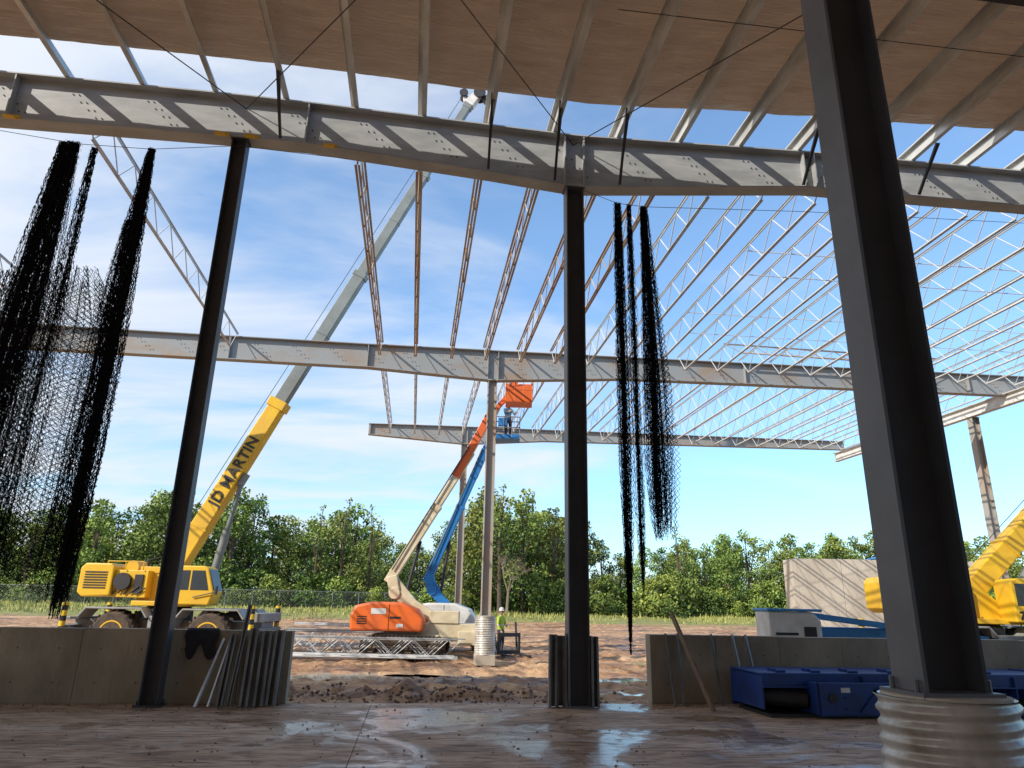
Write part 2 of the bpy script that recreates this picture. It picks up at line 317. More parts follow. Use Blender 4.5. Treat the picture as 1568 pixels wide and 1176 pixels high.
# joists
def joist_mesh(L,name,m,depth=.78,wch=.09,panel=1.22):
    mb=MB(); a=.05
    for z in (0,-depth):
        for sx in (-1,1):
            mb.box(sx*.012 if sx>0 else -wch/2,wch/2 if sx>0 else -.012,0 if z==0 else .7,L if z==0 else L-.7,z-.006,z)
            mb.box(min(sx*.012,sx*.018),max(sx*.012,sx*.018),0 if z==0 else .7,L if z==0 else L-.7,(z-a) if z==0 else z+.001,(z-.007) if z==0 else z+a)
    n=int(round((L-1.4)/panel)); st=(L-1.4)/n
    mb.cyl((0,.1,-.03),(0,.7,-depth+.02),.016,n=6); mb.cyl((0,L-.1,-.03),(0,L-.7,-depth+.02),.016,n=6)
    for i in range(n):
        y0=.7+i*st
        mb.cyl((0,y0,-depth+.02),(0,y0+st/2,-.02),.015,n=6); mb.cyl((0,y0+st/2,-.02),(0,y0+st,-depth+.02),.015,n=6)
    return mb.mesh(name,m)
J12=joist_mesh(12.8,'joist_a',M['joist']); J12b=joist_mesh(12.8,'joist_b',M['joist_brown'],wch=.12); J23=joist_mesh(12.1,'joist_c',M['joist'])
def putj(me_,x,y,z,dz,L):
    o=bpy.data.objects.new('steel_joist',me_); C.objects.link(o); o.location=(x,y,z); o.rotation_euler[0]=math.atan2(dz,L); return o
x=-4.5; jx=[]
while x<22: jx.append(x); x+=1.30
for x in [-9.8,-15.3,-16.6,-17.9,-19.2]+jx:
    z1=interp(x,G1,1)+.13; z2=interp(x,G2,1)+.13
    putj(J12b if -4.6<x<3 else J12,x+random.uniform(-.02,.02),.1,z1,z2-z1,12.8)
for x in jx:
    if x>-5:
        z1=interp(x,G2,1)+.13; z2=interp(x,G3,1)+.13; putj(J23,x,Y2+.15,z1,z2-z1,12.1)
mb=MB()
for y in (4.2,8.6):
    mb.beam((5.9,y,11.2),(22,y,11.42),.025,.025)
    mb.beam((5.9,y,10.45),(22,y,10.64),.02,.02)
mb.obj('joist_bridging',M['joist'])
o=bpy.data.objects.new('steel_joist',joist_mesh(9.5,'joist_d',M['joist_brown'],.35)); C.objects.link(o); o.location=(9,Y2-.5,11.75); o.rotation_euler[2]=-math.pi/2
# purlins
px0=-10.05-1.37*11; PX=[px0+1.37*i for i in range(34)]
mb=MB()
for x in PX:
    z=interp(x,G1,1)+.035; y0,y1=-38,.25
    mb.box(x-.003,x+.003,y0,y1,z,z+.25); mb.box(x+.003,x+.095,y0,y1,z,z+.005); mb.box(x-.095,x-.003,y0,y1,z+.245,z+.25); mb.box(x+.09,x+.095,y0,y1,z+.005,z+.03); mb.box(x-.095,x-.09,y0,y1,z+.22,z+.245)
    mb.box(x+.003,x+.012,-.12,.12,z+.005,z+.2)
mb.obj('roof_purlins',M['purlin'])
def ins_mat():
    m=bpy.data.materials.new('insulation_facing'); m.use_nodes=True; nt=m.node_tree;N=nt.nodes;L=nt.links;b=N['Principled BSDF']
    tc=N.new('ShaderNodeTexCoord'); mp=N.new('ShaderNodeMapping'); mp.inputs['Scale'].default_value=(.30,1.2,1); L.new(tc.outputs['Object'],mp.inputs[0])
    n=N.new('ShaderNodeTexNoise'); n.inputs['Scale'].default_value=1.0; n.inputs['Detail'].default_value=10; n.inputs['Distortion'].default_value=.8; L.new(mp.outputs[0],n.inputs[0])
    r=N.new('ShaderNodeValToRGB'); r.color_ramp.elements[0].position=.34; r.color_ramp.elements[1].position=.66; r.color_ramp.elements[0].color=(.34,.22,.14,1); r.color_ramp.elements[1].color=(.60,.45,.33,1)
    L.new(n.outputs[0],r.inputs[0]); L.new(r.outputs[0],b.inputs['Base Color']); b.inputs['Roughness'].default_value=.33; b.inputs['Specular IOR Level'].default_value=.6
    mp2=N.new('ShaderNodeMapping'); mp2.inputs['Scale'].default_value=(.8,10,1); L.new(tc.outputs['Object'],mp2.inputs[0])
    n2=N.new('ShaderNodeTexNoise'); n2.inputs['Scale'].default_value=1.5; n2.inputs['Detail'].default_value=6; n2.inputs['Distortion'].default_value=1.8; L.new(mp2.outputs[0],n2.inputs[0])
    bp=N.new('ShaderNodeBump'); bp.inputs['Strength'].default_value=1; bp.inputs['Distance'].default_value=.35; L.new(n2.outputs[0],bp.inputs['Height']); L.new(bp.outputs[0],b.inputs['Normal'])
    t=N.new('ShaderNodeBsdfTranslucent'); t.inputs[0].default_value=(.50,.30,.18,1)
    mx=N.new('ShaderNodeMixShader'); mx.inputs[0].default_value=.12; L.new(b.outputs[0],mx.inputs[1]); L.new(t.outputs[0],mx.inputs[2]); L.new(mx.outputs[0],N['Material Output'].inputs[0])
    return m
nb=10; xsI=[PX[0]+1.37*i/nb for i in range(33*nb+1)]; ysI=list(np.arange(-1.0,-10,-.10))+list(np.arange(-10,-38.5,-1.0)); V=[]
for j,y in enumerate(ysI):
    for i,x in enumerate(xsI):
        f=(i%nb)/nb; s=math.sin(math.pi*f)
        bay=math.floor(i/nb)
        ed=-.83-.03*max(0,x)+.03*noise.noise(Vector((x*.5,0,0)))+.02*s*noise.noise(Vector((bay*3.1,5,0)))+.015*noise.noise(Vector((x*4,0,3)))
        yy=ed+(y+1.0); fe=min(1,.35+(-yy-.85)*.8)
        z=interp(x,G1,1)+.288-fe*(.022*s*(1+.9*noise.noise(Vector((x*.8,yy*.5,2))))-.03*s*noise.noise(Vector((x*.8+bay*7,yy*3.5,6)))-.03*s*noise.noise(Vector((x*1.5+yy,yy*8,3))))
        V.append((x,yy,z))
n_=len(xsI); F=[(j*n_+i,j*n_+i+1,(j+1)*n_+i+1,(j+1)*n_+i) for j in range(len(ysI)-1) for i in range(n_-1)]
me=bpy.data.meshes.new('roof_insulation'); me.from_pydata(V,[],F); me.update(); me.materials.append(ins_mat())
for p in me.polygons: p.use_smooth=True
o=bpy.data.objects.new('roof_insulation',me); C.objects.link(o)
mb=MB()
for p,q in (((-6.68,0,10.95),(0,-8.5,11.0)),((0,0,10.9),(-6.68,-8.5,11.0)),((0,0,10.9),(6.7,-8.5,11.1)),((6.7,0,11.1),(0,-8.5,11.0)),((-6.68,0,10.95),(-13.4,-8.5,10.95)),((-13.4,0,10.9),(-6.7,-8.5,10.95))):
    mb.cyl(p,q,.011,n=6)
for y in (-3.4,-5.6):
    for i in range(16):
        xa=i*1.37;xb=xa+1.37; mb.cyl((xa,y,11.07+.017*xa),(xb,y,11.07+.017*xb),.008,n=5)
mb.obj('brace_rods',M['dark'])
mb=MB()
for k in (3,6,7,8,11,13):
    x=-10.05+1.37*k; zb=interp(x,G1,2); mb.beam((x,-.95,11.2),(x+.03,-.17,zb+.02),.05,.05); 
    mb.beam((x+.05,-.95,11.2),(x+.03,-.17,zb+.02),.012,.05)
mb.obj('flange_braces',M['columnd'])
mb=MB()
for x in (-10.7,-6.95,-4.9,6.9,-6.4):
    zb=interp(x,G1,2); mb.box(x-.09,x+.09,-.19,-.172,zb-.05,zb+.03); mb.box(x-.16,x+.04,-.3,-.19,zb-.07,zb-.045)
mb.obj('beam_clamps',M['strap'])
mb=MB()
def cable(pts,r=.006):
    for a,b_ in zip(pts[:-1],pts[1:]): mb.cyl(a,b_,r,n=5)
cable([(-13.9,-.1,10.0),(-11.2,-.1,9.85),(-9.55,-.1,9.7),(-8.24,-.1,9.74),(-6.7,-.1,10.0),(-4.6,-.1,9.95)]); cable([(.2,-.1,9.75),(.9,-.1,9.52),(1.5,-.1,9.5),(5,-.1,9.75),(12.4,-.1,10.1)])
mb.obj('support_cable',M['dark'])
# ---------------------------------------------------------------- netting
def net(name,parts,sheets=()):
    vs=[];fs=[]
    for (xc,y,zt,zb,hw,n,keep,lean) in parts:
        zz=np.arange(zt,zb,-.05); T=(zt-zz)/(zt-zb); m=len(zz)
        hwv=np.interp(T,[p[0] for p in hw],[p[1] for p in hw])
        for i in range(n):
            off=rng.normal(0,.55); off=max(-1.1,min(1.1,off)); ph=rng.uniform(0,6.28,3)
            end=1-abs(rng.normal(0,.04))-.10*rng.random()**3
            wob=.04*np.sin(T*9+ph[0])+.02*np.sin(T*23+ph[1])
            fold=.16*np.sin(T*5+off*4)*(abs(off)<.9)
            X=xc+lean*T+(off+wob+fold)*hwv+rng.normal(0,.005,m)
            Y=y+.5*hwv*np.sin(off*9+ph[2]+T*2)+rng.normal(0,.01,m)
            kp=keep*(1-.3*abs(off))
            k=(rng.random(m)<kp)&(T<end)
            wd=rng.uniform(.002,.0052)
            for j in range(m-1):
                if not k[j]: continue
                o_=len(vs); vs+= [(X[j]-wd,Y[j],zz[j]),(X[j]+wd,Y[j]+wd,zz[j]),(X[j+1]+wd,Y[j+1]+wd,zz[j+1]),(X[j+1]-wd,Y[j+1],zz[j+1])]; fs.append((o_,o_+1,o_+2,o_+3))
                if rng.random()<.18:
                    s_=rng.uniform(-.04,.04); vs+=[(X[j],Y[j],zz[j]),(X[j],Y[j],zz[j]+.006),(X[j]+s_,Y[j],zz[j]+.026),(X[j]+s_,Y[j],zz[j]+.02)]; fs.append((o_+4,o_+5,o_+6,o_+7))
    for (cl,y,zt,zb,NU,dz,wmax,ph) in sheets:   # knotted diamond mesh, gathered in folds; cl: (t,centre,halfwidth)
        NV=int((zt-zb)/dz); P=np.zeros((NV+1,NU+1,3))
        for j in range(NV+1):
            t=j/NV; c=np.interp(t,[q[0] for q in cl],[q[1] for q in cl]); h=np.interp(t,[q[0] for q in cl],[q[2] for q in cl])
            for i in range(NU+1):
                u=i/NU*2-1; fo=.16*math.sin(u*13+ph+t*1.5)+.07*math.sin(u*31+ph*2)
                P[j,i]=(c+h*(u+fo)+rng.normal(0,.006),y+.25*h*math.cos(u*13+ph+t*1.5)+rng.normal(0,.006),zt-dz*j+rng.normal(0,.006)+.12*math.sin(u*3+ph)*t)
        def rib(a,b_):
            d=b_-a; n_=np.array([-d[2],0,d[0]]); n_=n_/(np.linalg.norm(n_)+1e-9)*wmax*.5
            o_=len(vs); vs.extend([tuple(a-n_),tuple(a+n_),tuple(b_+n_),tuple(b_-n_)]); fs.append((o_,o_+1,o_+2,o_+3))
        for j in range(NV):
            ragged=j>NV*.93
            for i in range(NU):
                if ragged and rng.random()<.4: continue
                if (i+j)%2==0: rib(P[j,i],P[j+1,i+1])
                else: rib(P[j,i+1],P[j+1,i])
    me=bpy.data.meshes.new(name); me.from_pydata(vs,[],fs); me.update(); me.materials.append(M['net'])
    o=bpy.data.objects.new(name,me); C.objects.link(o); return o
net('hanging_netting',[
 (-9.62,-.1,9.72,1.9,[(0,.10),(.15,.15),(.4,.29),(.7,.38),(1,.42)],190,.93,-.18),
 (-9.80,-.1,9.70,1.4,[(0,.06),(.4,.20),(1,.28)],130,.95,-.42),
 (-9.25,-.1,9.65,1.9,[(0,.05),(.3,.11),(.6,.22),(1,.35)],55,.85,-.05),
 (-8.24,-.1,9.74,1.2,[(0,.05),(.2,.13),(.45,.20),(.8,.17),(1,.10)],200,.97,-.02),
 (-8.40,-.1,8.2,1.8,[(0,.06),(.4,.2),(1,.3)],45,.8,-.15),
],[
 ([(0,-9.0,.55),(.2,-8.95,.8),(.6,-9.05,.9),(1,-9.15,1.0)],-.12,6.9,1.5,70,.05,.0075,.3),
 ([(0,-9.1,.30),(.2,-9.05,.75),(1,-9.2,.95)],-.06,7.2,1.75,64,.055,.007,2.1),
 ([(0,-10.2,.2),(.4,-10.35,.5),(1,-10.5,.8)],-.1,7.0,1.5,56,.05,.008,1.1),
 ([(0,-9.62,.10),(.3,-9.68,.3),(.7,-9.78,.55),(1,-9.8,.6)],-.15,9.6,1.7,60,.055,.008,.8),
 ([(0,-8.24,.06),(.3,-8.27,.22),(.7,-8.3,.30),(1,-8.3,.2)],-.15,9.65,1.5,36,.055,.008,1.7),
])
net('hanging_netting',[
 (.90,-.1,9.52,.8,[(0,.07),(.2,.09),(.6,.10),(.85,.05),(1,.015)],140,.97,.0),
 (1.14,-.1,9.50,1.8,[(0,.04),(.3,.075),(.8,.08),(1,.03)],80,.93,.02),
 (1.45,-.1,9.48,2.7,[(0,.06),(.2,.09),(.5,.16),(.8,.20),(1,.12)],210,.95,.08),
],[
 ([(0,1.48,.05),(.4,1.52,.2),(.8,1.58,.30),(1,1.58,.2)],-.14,9.4,2.8,34,.055,.008,.5),
 ([(0,1.55,.05),(.5,1.62,.22),(1,1.62,.2)],-.06,8.4,2.9,26,.055,.008,2.0),
 ([(0,.9,.05),(.5,.92,.13),(.8,.92,.1),(1,.9,.03)],-.14,9.4,1.6,20,.055,.008,1.2),
])
# ---------------------------------------------------------------- low walls & near items
def wall(x0,x1,y0,y1,h):
    e=empty('concrete_wall',(0,0,0)); x=x0; k=0
    while x<x1-.01:
        xe=min(x1,x+1.22); mb=MB(); mb.box(x+.002,xe-.002,y0,y1,0,h+random.uniform(-.006,.006)); mb.obj('panel',M['conc'],e,bevel=.006); 
        x=xe
    mb=MB()
    x=x0+.3
    while x<x1:
        for z in (.3,.8): mb.cyl((x,y0-.004,z),(x,y0+.01,z),.012,n=8)
        x+=.61
    mb.obj('tie_holes',M['dark'],e)
    mb=MB(); mb.box(x0+.01,x1-.01,y0+.02,y1-.02,-.35,h-.03); mb.obj('core',M['conc'],e)
wall(-36,-4.72,.28,.53,1.10); wall(1.42,36,.45,.70,1.12)
def channels(name,base,items,m):
    e=empty(name,base)
    for i,(x,y,h,dx,dy,w_,d_) in enumerate(items):
        mb=MB(); p=Vector((x,y,0.01)); q=Vector((x+dx,y+dy,h))
        def strip(a,b_,t=.004):
            a=Vector(a);b_=Vector(b_); mb.add([p+a,p+b_,q+b_,q+a,p+a+Vector((t,t,0)),p+b_+Vector((t,t,0)),q+b_+Vector((t,t,0)),q+a+Vector((t,t,0))],[(0,1,2,3),(7,6,5,4),(0,4,5,1),(1,5,6,2),(2,6,7,3),(3,7,4,0)])
        strip((0,0,0),(w_,0,0)); strip((0,0,0),(0,-d_,0)); strip((w_,0,0),(w_,-d_,0)); strip((0,-d_,0),(w_*.25,-d_,0)); strip((w_,-d_,0),(w_*.75,-d_,0))
        mb.obj('channel_%d'%(i+1),m,e)
M['sheet']=mat('grey_sheet_metal',(.26,.275,.285),(.15,.155,.155),2,.42,.25)
channels('form_channels',(0,0,0),[(-.50,.02,1.12,.02,.05,.13,.10),(-.36,.10,1.10,0,.03,.15,.10),(-.21,.02,1.14,0,.03,.04,.12),(.20,-.05,1.10,0,.02,.12,.14),(.10,.2,1.1,0,0,.18,.08)],M['sheet'])
channels('metal_studs',(0,0,0),[(-4.98,.1,1.12,.02,.1,.14,.12),(-5.16,.05,1.10,.0,.12,.15,.10),(-5.36,.0,1.14,.0,.18,.13,.09),(-5.55,-.02,1.5,.10,.2,.06,.05),(-5.70,-.02,1.05,.04,.2,.10,.08)],M['sheet'])
mb=MB(); mb.beam((-5.98,-.15,.01),(-5.76,.2,.98),.05,.03); mb.beam((-5.80,-.12,.01),(-5.66,.2,1.0),.03,.03); mb.obj('bright_stud',M['galv'])
mb=MB(); mb.beam((2.15,-.45,0),(1.83,.42,1.5),.035,.14,up=(0,1,0)); mb.obj('leaning_plank',M['wood'])
mb=MB()
for x,l in ((1.9,-.02),(2.6,.05),(3.05,.1),(3.3,.1),(1.75,.05)): mb.beam((x,.2,0),(x-l,.42,1.15),.03,.04)
mb.obj('leaning_rods',M['sheet'])
mb=MB(); V=[];nxx,nzz=14,14
for j in range(nzz):
    for i in range(nxx):
        u=i/(nxx-1);t=j/(nzz-1); x=-6.38+.5*u+.02*math.sin(t*9+u*4)
        if j<4: y,z=.5-.07*j,1.125
        else:
            lw=(.20+.28*abs(math.sin(u*5.2+.4)))*(j-3)/(nzz-4); y,z=.262-.03*abs(math.sin(u*11))*(j-3)/10,1.125-lw
        V.append((x,y,z))
mb.add(V,[(j*nxx+i,j*nxx+i+1,(j+1)*nxx+i+1,(j+1)*nxx+i) for j in range(nzz-1) for i in range(nxx-1)]); mb.obj('draped_cloth',mat('dark_cloth',(.03,.032,.04),(.02,.02,.025),4,.9),smooth=True)
def dock(x0,y0,rz):
    e=empty('dock_leveller',(x0,y0,0),rz)
    mb=MB(); mb.box(0,5.2,.03,1.15,.60,.635); mb.obj('deck_plate',M['dblue'],e,bevel=.008)
    mb=MB(); mb.box(0,5.2,0,.02,.42,.63); mb.box(0,5.2,-.06,.0,.42,.445); mb.box(0,.03,.02,1.15,.1,.59); mb.box(.75,.80,-.25,1.1,.06,.52); mb.box(.0,5.2,1.13,1.16,.05,.59)
    for x in (1.7,2.6,3.5,4.4): mb.box(x,x+.02,-.05,1.1,.1,.598)
    mb.obj('frame',M['dblue'],e,bevel=.006)
    mb=MB(); mb.prism([(.8,.06),(2.9,.06),(2.9,.4),(2.6,.52),(.8,.52)],-.28,-.24); mb.box(.8,5.2,-.26,.0,.04,.07); mb.obj('lip_plate',M['dblue'],e,bevel=.006)
    mb=MB(); mb.cyl((.1,.25,.28),(.74,.05,.24),.14,n=20); mb.cyl((1.0,-.3,.3),(1.0,-.28,.3),.07,n=12); mb.cyl((1.9,-.3,.3),(1.9,-.28,.3),.05,n=12); mb.box(.05,5.1,-.1,1.0,0,.05); mb.obj('roller',M['dark'],e)  # the wide flat dark box is a painted-in shadow under the frame
    mb=MB()
    for x in (.35,.95,1.6,2.3,3.1,4.0): mb.beam((x,.25,.635),(x,.45,.635),.04,.09); mb.cyl((x-.06,.1,.65),(x+.1,.1,.65),.025,n=8)
    for x in (1.2,2.1,3.3): mb.box(x,x+.25,-.3,-.28,.14,.16); mb.box(x,x+.25,-.3,-.28,.3,.32)
    for x in (1.45,2.35): mb.beam((x,-.3,.1),(x+.35,-.3,.45),.02,.03)
    mb.obj('hinge_lugs',M['dblue'],e)
    mb=MB(); mb.box(1.15,1.3,-.285,-.281,.38,.45); mb.box(2.05,2.15,-.285,-.281,.36,.44); mb.obj('labels',M['white'],e)
dock(2.75,-1.0,.0); dock(8.2,-.9,.0)
# ---------------------------------------------------------------- vehicles
def wheel(e,x,y,z,r,w_,hubm,name='wheel'):
    mb=MB(); mb.lathe([(r*.55,-w_/2),(r*.86,-w_/2),(r*.97,-w_*.38),(r,-w_*.2),(r,w_*.2),(r*.97,w_*.38),(r*.86,w_/2),(r*.55,w_/2)],0,0,36,'y')
    for i in range(22):
        a=2*math.pi*i/22
        for s_ in (-1,1):
            p=Vector((math.cos(a)*r*1.0,s_*w_*.46,math.sin(a)*r*1.0)); q=Vector((math.cos(a+.12)*r*1.01,s_*w_*.03,math.sin(a+.12)*r*1.01)); mb.beam(p,q,.07,.06,up=(math.cos(a),0,math.sin(a)))
    o=mb.obj(name+'_tyre',M['rubber'],e); o.location=(x,y,z)
    mb=MB(); s_=-1 if y<0 else 1
    mb.lathe([(r*.56,-w_*.42),(r*.56,-w_*.52),(r*.5,-w_*.52),(r*.42,-w_*.3),(r*.2,-w_*.3),(r*.18,-w_*.5),(r*.05,-w_*.52),(r*.05,w_*.3),(r*.56,w_*.42)],0,0,28,'y')
    o=mb.obj(name+'_hub',hubm,e); o.location=(x,y,z); 
    if s_>0: o.rotation_euler[2]=math.pi
def text(e,body,size,loc,ang,m):
    cu=bpy.data.curves.new('lettering','FONT'); cu.body=body; cu.size=size; cu.extrude=.004; cu.offset=.012; o=bpy.data.objects.new('lettering',cu); C.objects.link(o)
    cu.materials.append(m); o.parent=e; o.matrix_local=Matrix.Translation(loc)@Matrix.Rotation(-ang,4,'Y')@Matrix.Rotation(math.pi/2,4,'X'); return o
def crane(Xc,Yd,ang,secs,label,zg=-.4,grille=True):
    x,y=site(Xc,Yd); e=empty('rough_terrain_crane',(x,y,zg),-TH); Y=M['yellow']
    mb=MB(); mb.box(-3.3,3.4,-.65,.65,.75,1.2); mb.box(-3.5,-3.05,-1.3,1.3,.62,1.0); mb.box(3.05,3.5,-1.3,1.3,.62,1.0); mb.obj('chassis',M['chassis'],e,bevel=.02)
    mb=MB()
    for a,b_ in ((-2.6,-.65),(.8,2.75)):
        for y0_,y1_ in ((-1.38,-.5),(.5,1.38)):
            mb.prism([(a-.25,1.3),(a,1.62),(b_,1.62),(b_+.25,1.3),(b_+.2,1.27),(b_-.02,1.56),(a+.02,1.56),(a-.2,1.27)],y0_,y1_)
    mb.box(-3.4,-2.86,-1.2,1.2,1.2,1.28); mb.box(3.0,3.5,-1.2,1.2,1.2,1.5); mb.box(-.4,.55,-1.25,-.6,.95,1.35); mb.obj('fenders',M['fender'],e,bevel=.015)
    mb=MB()
    for xx in (-3.28,3.28):
        for yy in (-1.42,1.42): mb.cyl((xx,yy,.1),(xx,yy,1.75),.1,n=12)
    mb.obj('outrigger_jacks',M['stripe'],e)
    mb=MB()
    for xx in (-3.28,3.28):
        for yy in (-1.42,1.42): mb.cyl((xx,yy,0.02),(xx,yy,.1),.3,n=16)
    mb.cyl((-1.6,-.9,.75),(-1.6,.9,.75),.14); mb.cyl((1.75,-.9,.75),(1.75,.9,.75),.14); mb.obj('axles_and_pads',M['dark'],e)
    for xx in (-1.6,1.75):
        for yy in (-1.05,1.05): wheel(e,xx,yy,.76,.76,.58,Y)
    mb=MB(); mb.lathe([(.85,1.2),(.85,1.55),(.7,1.7)],-.3,0,28); mb.obj('slew_ring',M['dark'],e)
    mb=MB(); mb.prism([(-3.2,2.1),(-3.2,2.95),(-3.05,3.12),(-2.1,3.12),(-2.0,3.0),(-2.0,2.0),(-3.0,1.95)],-1.1,1.1); mb.obj('counterweight_housing',Y,e,bevel=.05)
    mb=MB(); mb.box(-2.0,-.8,-.95,.95,1.95,2.9)
    tp=[(-1.3,1.7),(.5,1.7),(.75,2.0),(.1,2.5),(-.5,3.05),(-1.3,3.05)]
    mb.prism(tp,-.62,-.5); mb.prism(tp,.5,.62); mb.box(-1.3,.9,-.9,.9,1.68,1.85); mb.obj('turret',Y,e,bevel=.025)
    mb=MB()
    if grille:
        for i in range(7): mb.box(-3.0,-2.2,-1.125,-1.1,2.25+i*.09,2.29+i*.09)
    mb.cyl((-1.65,-1.1,2.5),(-1.65,-.95,2.5),.3,n=20); mb.box(-1.25,-.95,-1.0,-.95,2.1,2.75); mb.cyl((-1.5,.3,2.9),(-1.5,.3,3.4),.06,n=10)
    for i in range(5): mb.cyl((-1.95+.2*i,-1.0,2.05+.03*(i%2)),(-1.8+.25*i,-1.02,2.45-.04*i),.025,n=6)
    mb.obj('grilles',M['dark'],e)
    mb=MB(); mb.cyl((-1.7,-.45,3.02),(-1.7,.45,3.02),.24,n=20); mb.cyl((-2.3,-1.0,3.2),(-1.0,-1.0,3.2),.02,n=6)
    for xx in (-2.3,-1.65,-1.0): mb.cyl((xx,-1.0,2.9),(xx,-1.0,3.2),.02,n=6)
    mb.obj('winch_and_rails',Y,e)
    cab=[(.25,1.75),(1.65,1.75),(1.78,2.2),(1.5,3.0),(1.35,3.08),(.4,3.08),(.25,2.95)]
    mb=MB(); mb.prism(cab,-1.35,-.5); mb.obj('cab',Y,e,bevel=.04)
    mb=MB(); mb.prism([(.95,2.25),(1.6,2.25),(1.4,2.92),(.95,2.92)],-1.362,-1.352); mb.prism([(.36,2.25),(.88,2.25),(.88,2.92),(.36,2.92)],-1.362,-1.352)
    mb.add([(1.79,-1.28,2.25),(1.79,-.57,2.25),(1.525,-.57,2.97),(1.525,-1.28,2.97)],[(0,1,2,3)]); mb.obj('cab_windows',M['glass'],e)
    mb=MB(); mb.cyl((1.1,-1.4,2.0),(1.9,-1.42,2.2),.02,n=6); mb.box(1.9,1.94,-1.5,-1.35,2.1,2.4); mb.obj('mirror',M['dark'],e)
    d=Vector((math.cos(ang),0,math.sin(ang))); P=Vector((-.65,0,2.32)); up=Vector((-math.sin(ang),0,math.cos(ang)))
    L0=secs[0]; mb=MB(); mb.beam(P-d*.5,P+d*.8,.62,.5,.62,.68,up=up); mb.beam(P+d*.8,P+d*L0,.62,.68,.54,.60,up=up); mb.obj('boom_base',Y,e,bevel=.04)
    mb=MB(); mb.beam(P+d*(L0-.35),P+d*(L0+.02),.64,.74,up=up); mb.beam(P+d*(L0*.3),P+d*(L0*.3+.08),.67,.73,up=up); mb.obj('boom_collar',Y,e,bevel=.02)
    hs=[.50,.43,.36,.30]; a=L0
    for i,l in enumerate(secs[1:]):
        mb=MB(); mb.beam(P+d*(a-.2),P+d*(a+l),hs[i]*.8,hs[i],up=up)
        mb.beam(P+d*(a+l-.22),P+d*(a+l+.01),hs[i]*.9,hs[i]*1.18,up=up); mb.beam(P+d*(a+l*.5),P+d*(a+l*.5+.06),hs[i]*.86,hs[i]*1.08,up=up)
        mb.obj('boom_section_%d'%(i+1),M['greyboom'],e,bevel=.02); a+=l
    tip=P+d*a
    mb=MB(); mb.beam(tip,tip+d*.9+up*-.15,.36,.5,.36,.3,up=up); mb.beam(tip+up*.2,tip+d*.5+up*.5,.3,.12,up=up); mb.obj('boom_head',M['white'],e,bevel=.02)
    mb=MB()
    for yy in (-.2,.2):
        mb.cyl(tip+d*.75+Vector((0,yy-.04,0))-up*.2,tip+d*.75+Vector((0,yy+.04,0))-up*.2,.28,n=20); mb.cyl(tip+d*.4+up*.45+Vector((0,yy-.04,0)),tip+d*.4+up*.45+Vector((0,yy+.04,0)),.2,n=18)
    mb.beam(tip+d*.5-up*.5,tip+d*1.1-up*.8,.2,.3,up=up); mb.obj('sheaves',M['dark'],e)
    mb=MB(); mb.cyl(P+up*.6+d*1,tip+up*.5+d*.4,.013,n=5); mb.cyl(Vector((-1.7,0,3.2)),P+up*.6+d*1,.013,n=5); mb.obj('hoist_rope',M['dark'],e)
    q=P+d*min(4.75,L0-1)-up*.38; p0=Vector((1.02,0,2.05)) if ang>.8 else Vector((.9,0,1.9)); mid=p0+(q-p0)*.55
    mb=MB(); mb.cyl(p0,mid,.15,n=16); mb.cyl(mid,q,.09,n=16); mb.beam(q-d*.25,q+d*.25,.3,.25,up=up); mb.obj('lift_cylinder',M['greyboom'],e)
    text(e,label,.60,(P+d*(L0*.42))-up*.22+Vector((0,-.325,0)),ang,M['black'])
    return e
crane(-12.2,27,math.atan2(7.28,3.51),[8.1,6.4,5.6,4.2],'JD MARTIN')
k=crane(15.6,24,math.radians(43),[8.5,1.2,1.0],'C',grille=False)
text(k,'CO',.62,Vector((-3.14,-1.115,2.30)),0,M['black']); text(k,'770',.34,Vector((.36,-1.36,1.84)),0,M['black'])

def track(mb,lug,x0,x1,y0,y1,z0,z1):
    r=(z1-z0)/2; zc=(z0+z1)/2; pts=[]
    for i in range(9): a=math.pi/2+math.pi*i/8; pts.append((x0+r+r*math.cos(a),zc+r*math.sin(a)))
    for i in range(9): a=-math.pi/2+math.pi*i/8; pts.append((x1-r+r*math.cos(a),zc+r*math.sin(a)))
    mb.prism(pts,y0,y1)
    n=len(pts)
    for i in range(n):
        a=Vector((pts[i][0],0,pts[i][1])); b_=Vector((pts[(i+1)%n][0],0,pts[(i+1)%n][1])); L=(b_-a).length
        for k_ in range(max(1,int(L/.14))):
            p=a+(b_-a)*((k_+.5)/max(1,int(L/.14))); lug.beam(p+Vector((0,y0-.02,0)),p+Vector((0,y1+.02,0)),.06,.05)
def basket(e,c,w_,h,m,mrail,solid=False):
    x,y,z=c; mb=MB(); mb.box(x-w_/2,x+w_/2,y-.45,y+.45,z-.03,z+.03); hh=.7 if solid else .18
    mb.box(x-w_/2,x+w_/2,y-.46,y-.44,z,z+hh); mb.box(x-w_/2,x+w_/2,y+.44,y+.46,z,z+hh); mb.box(x-w_/2+.1,x-w_/2+.5,y-.42,y-.2,z+.6,z+.95); mb.obj('platform',m,e)
    mb=MB()
    for zz in (z+.5,z+h):
        for s_ in (-.45,.45): mb.cyl((x-w_/2,y+s_,zz),(x+w_/2,y+s_,zz),.025,n=8)
        for s_ in (-w_/2,w_/2): mb.cyl((x+s_,y-.45,zz),(x+s_,y+.45,zz),.025,n=8)
    for i in range(4):
        for s_ in (-.45,.45): xx=x-w_/2+w_*i/3; mb.cyl((xx,y+s_,z),(xx,y+s_,z+h),.02,n=6)
    mb.obj('guard_rails',mrail,e)
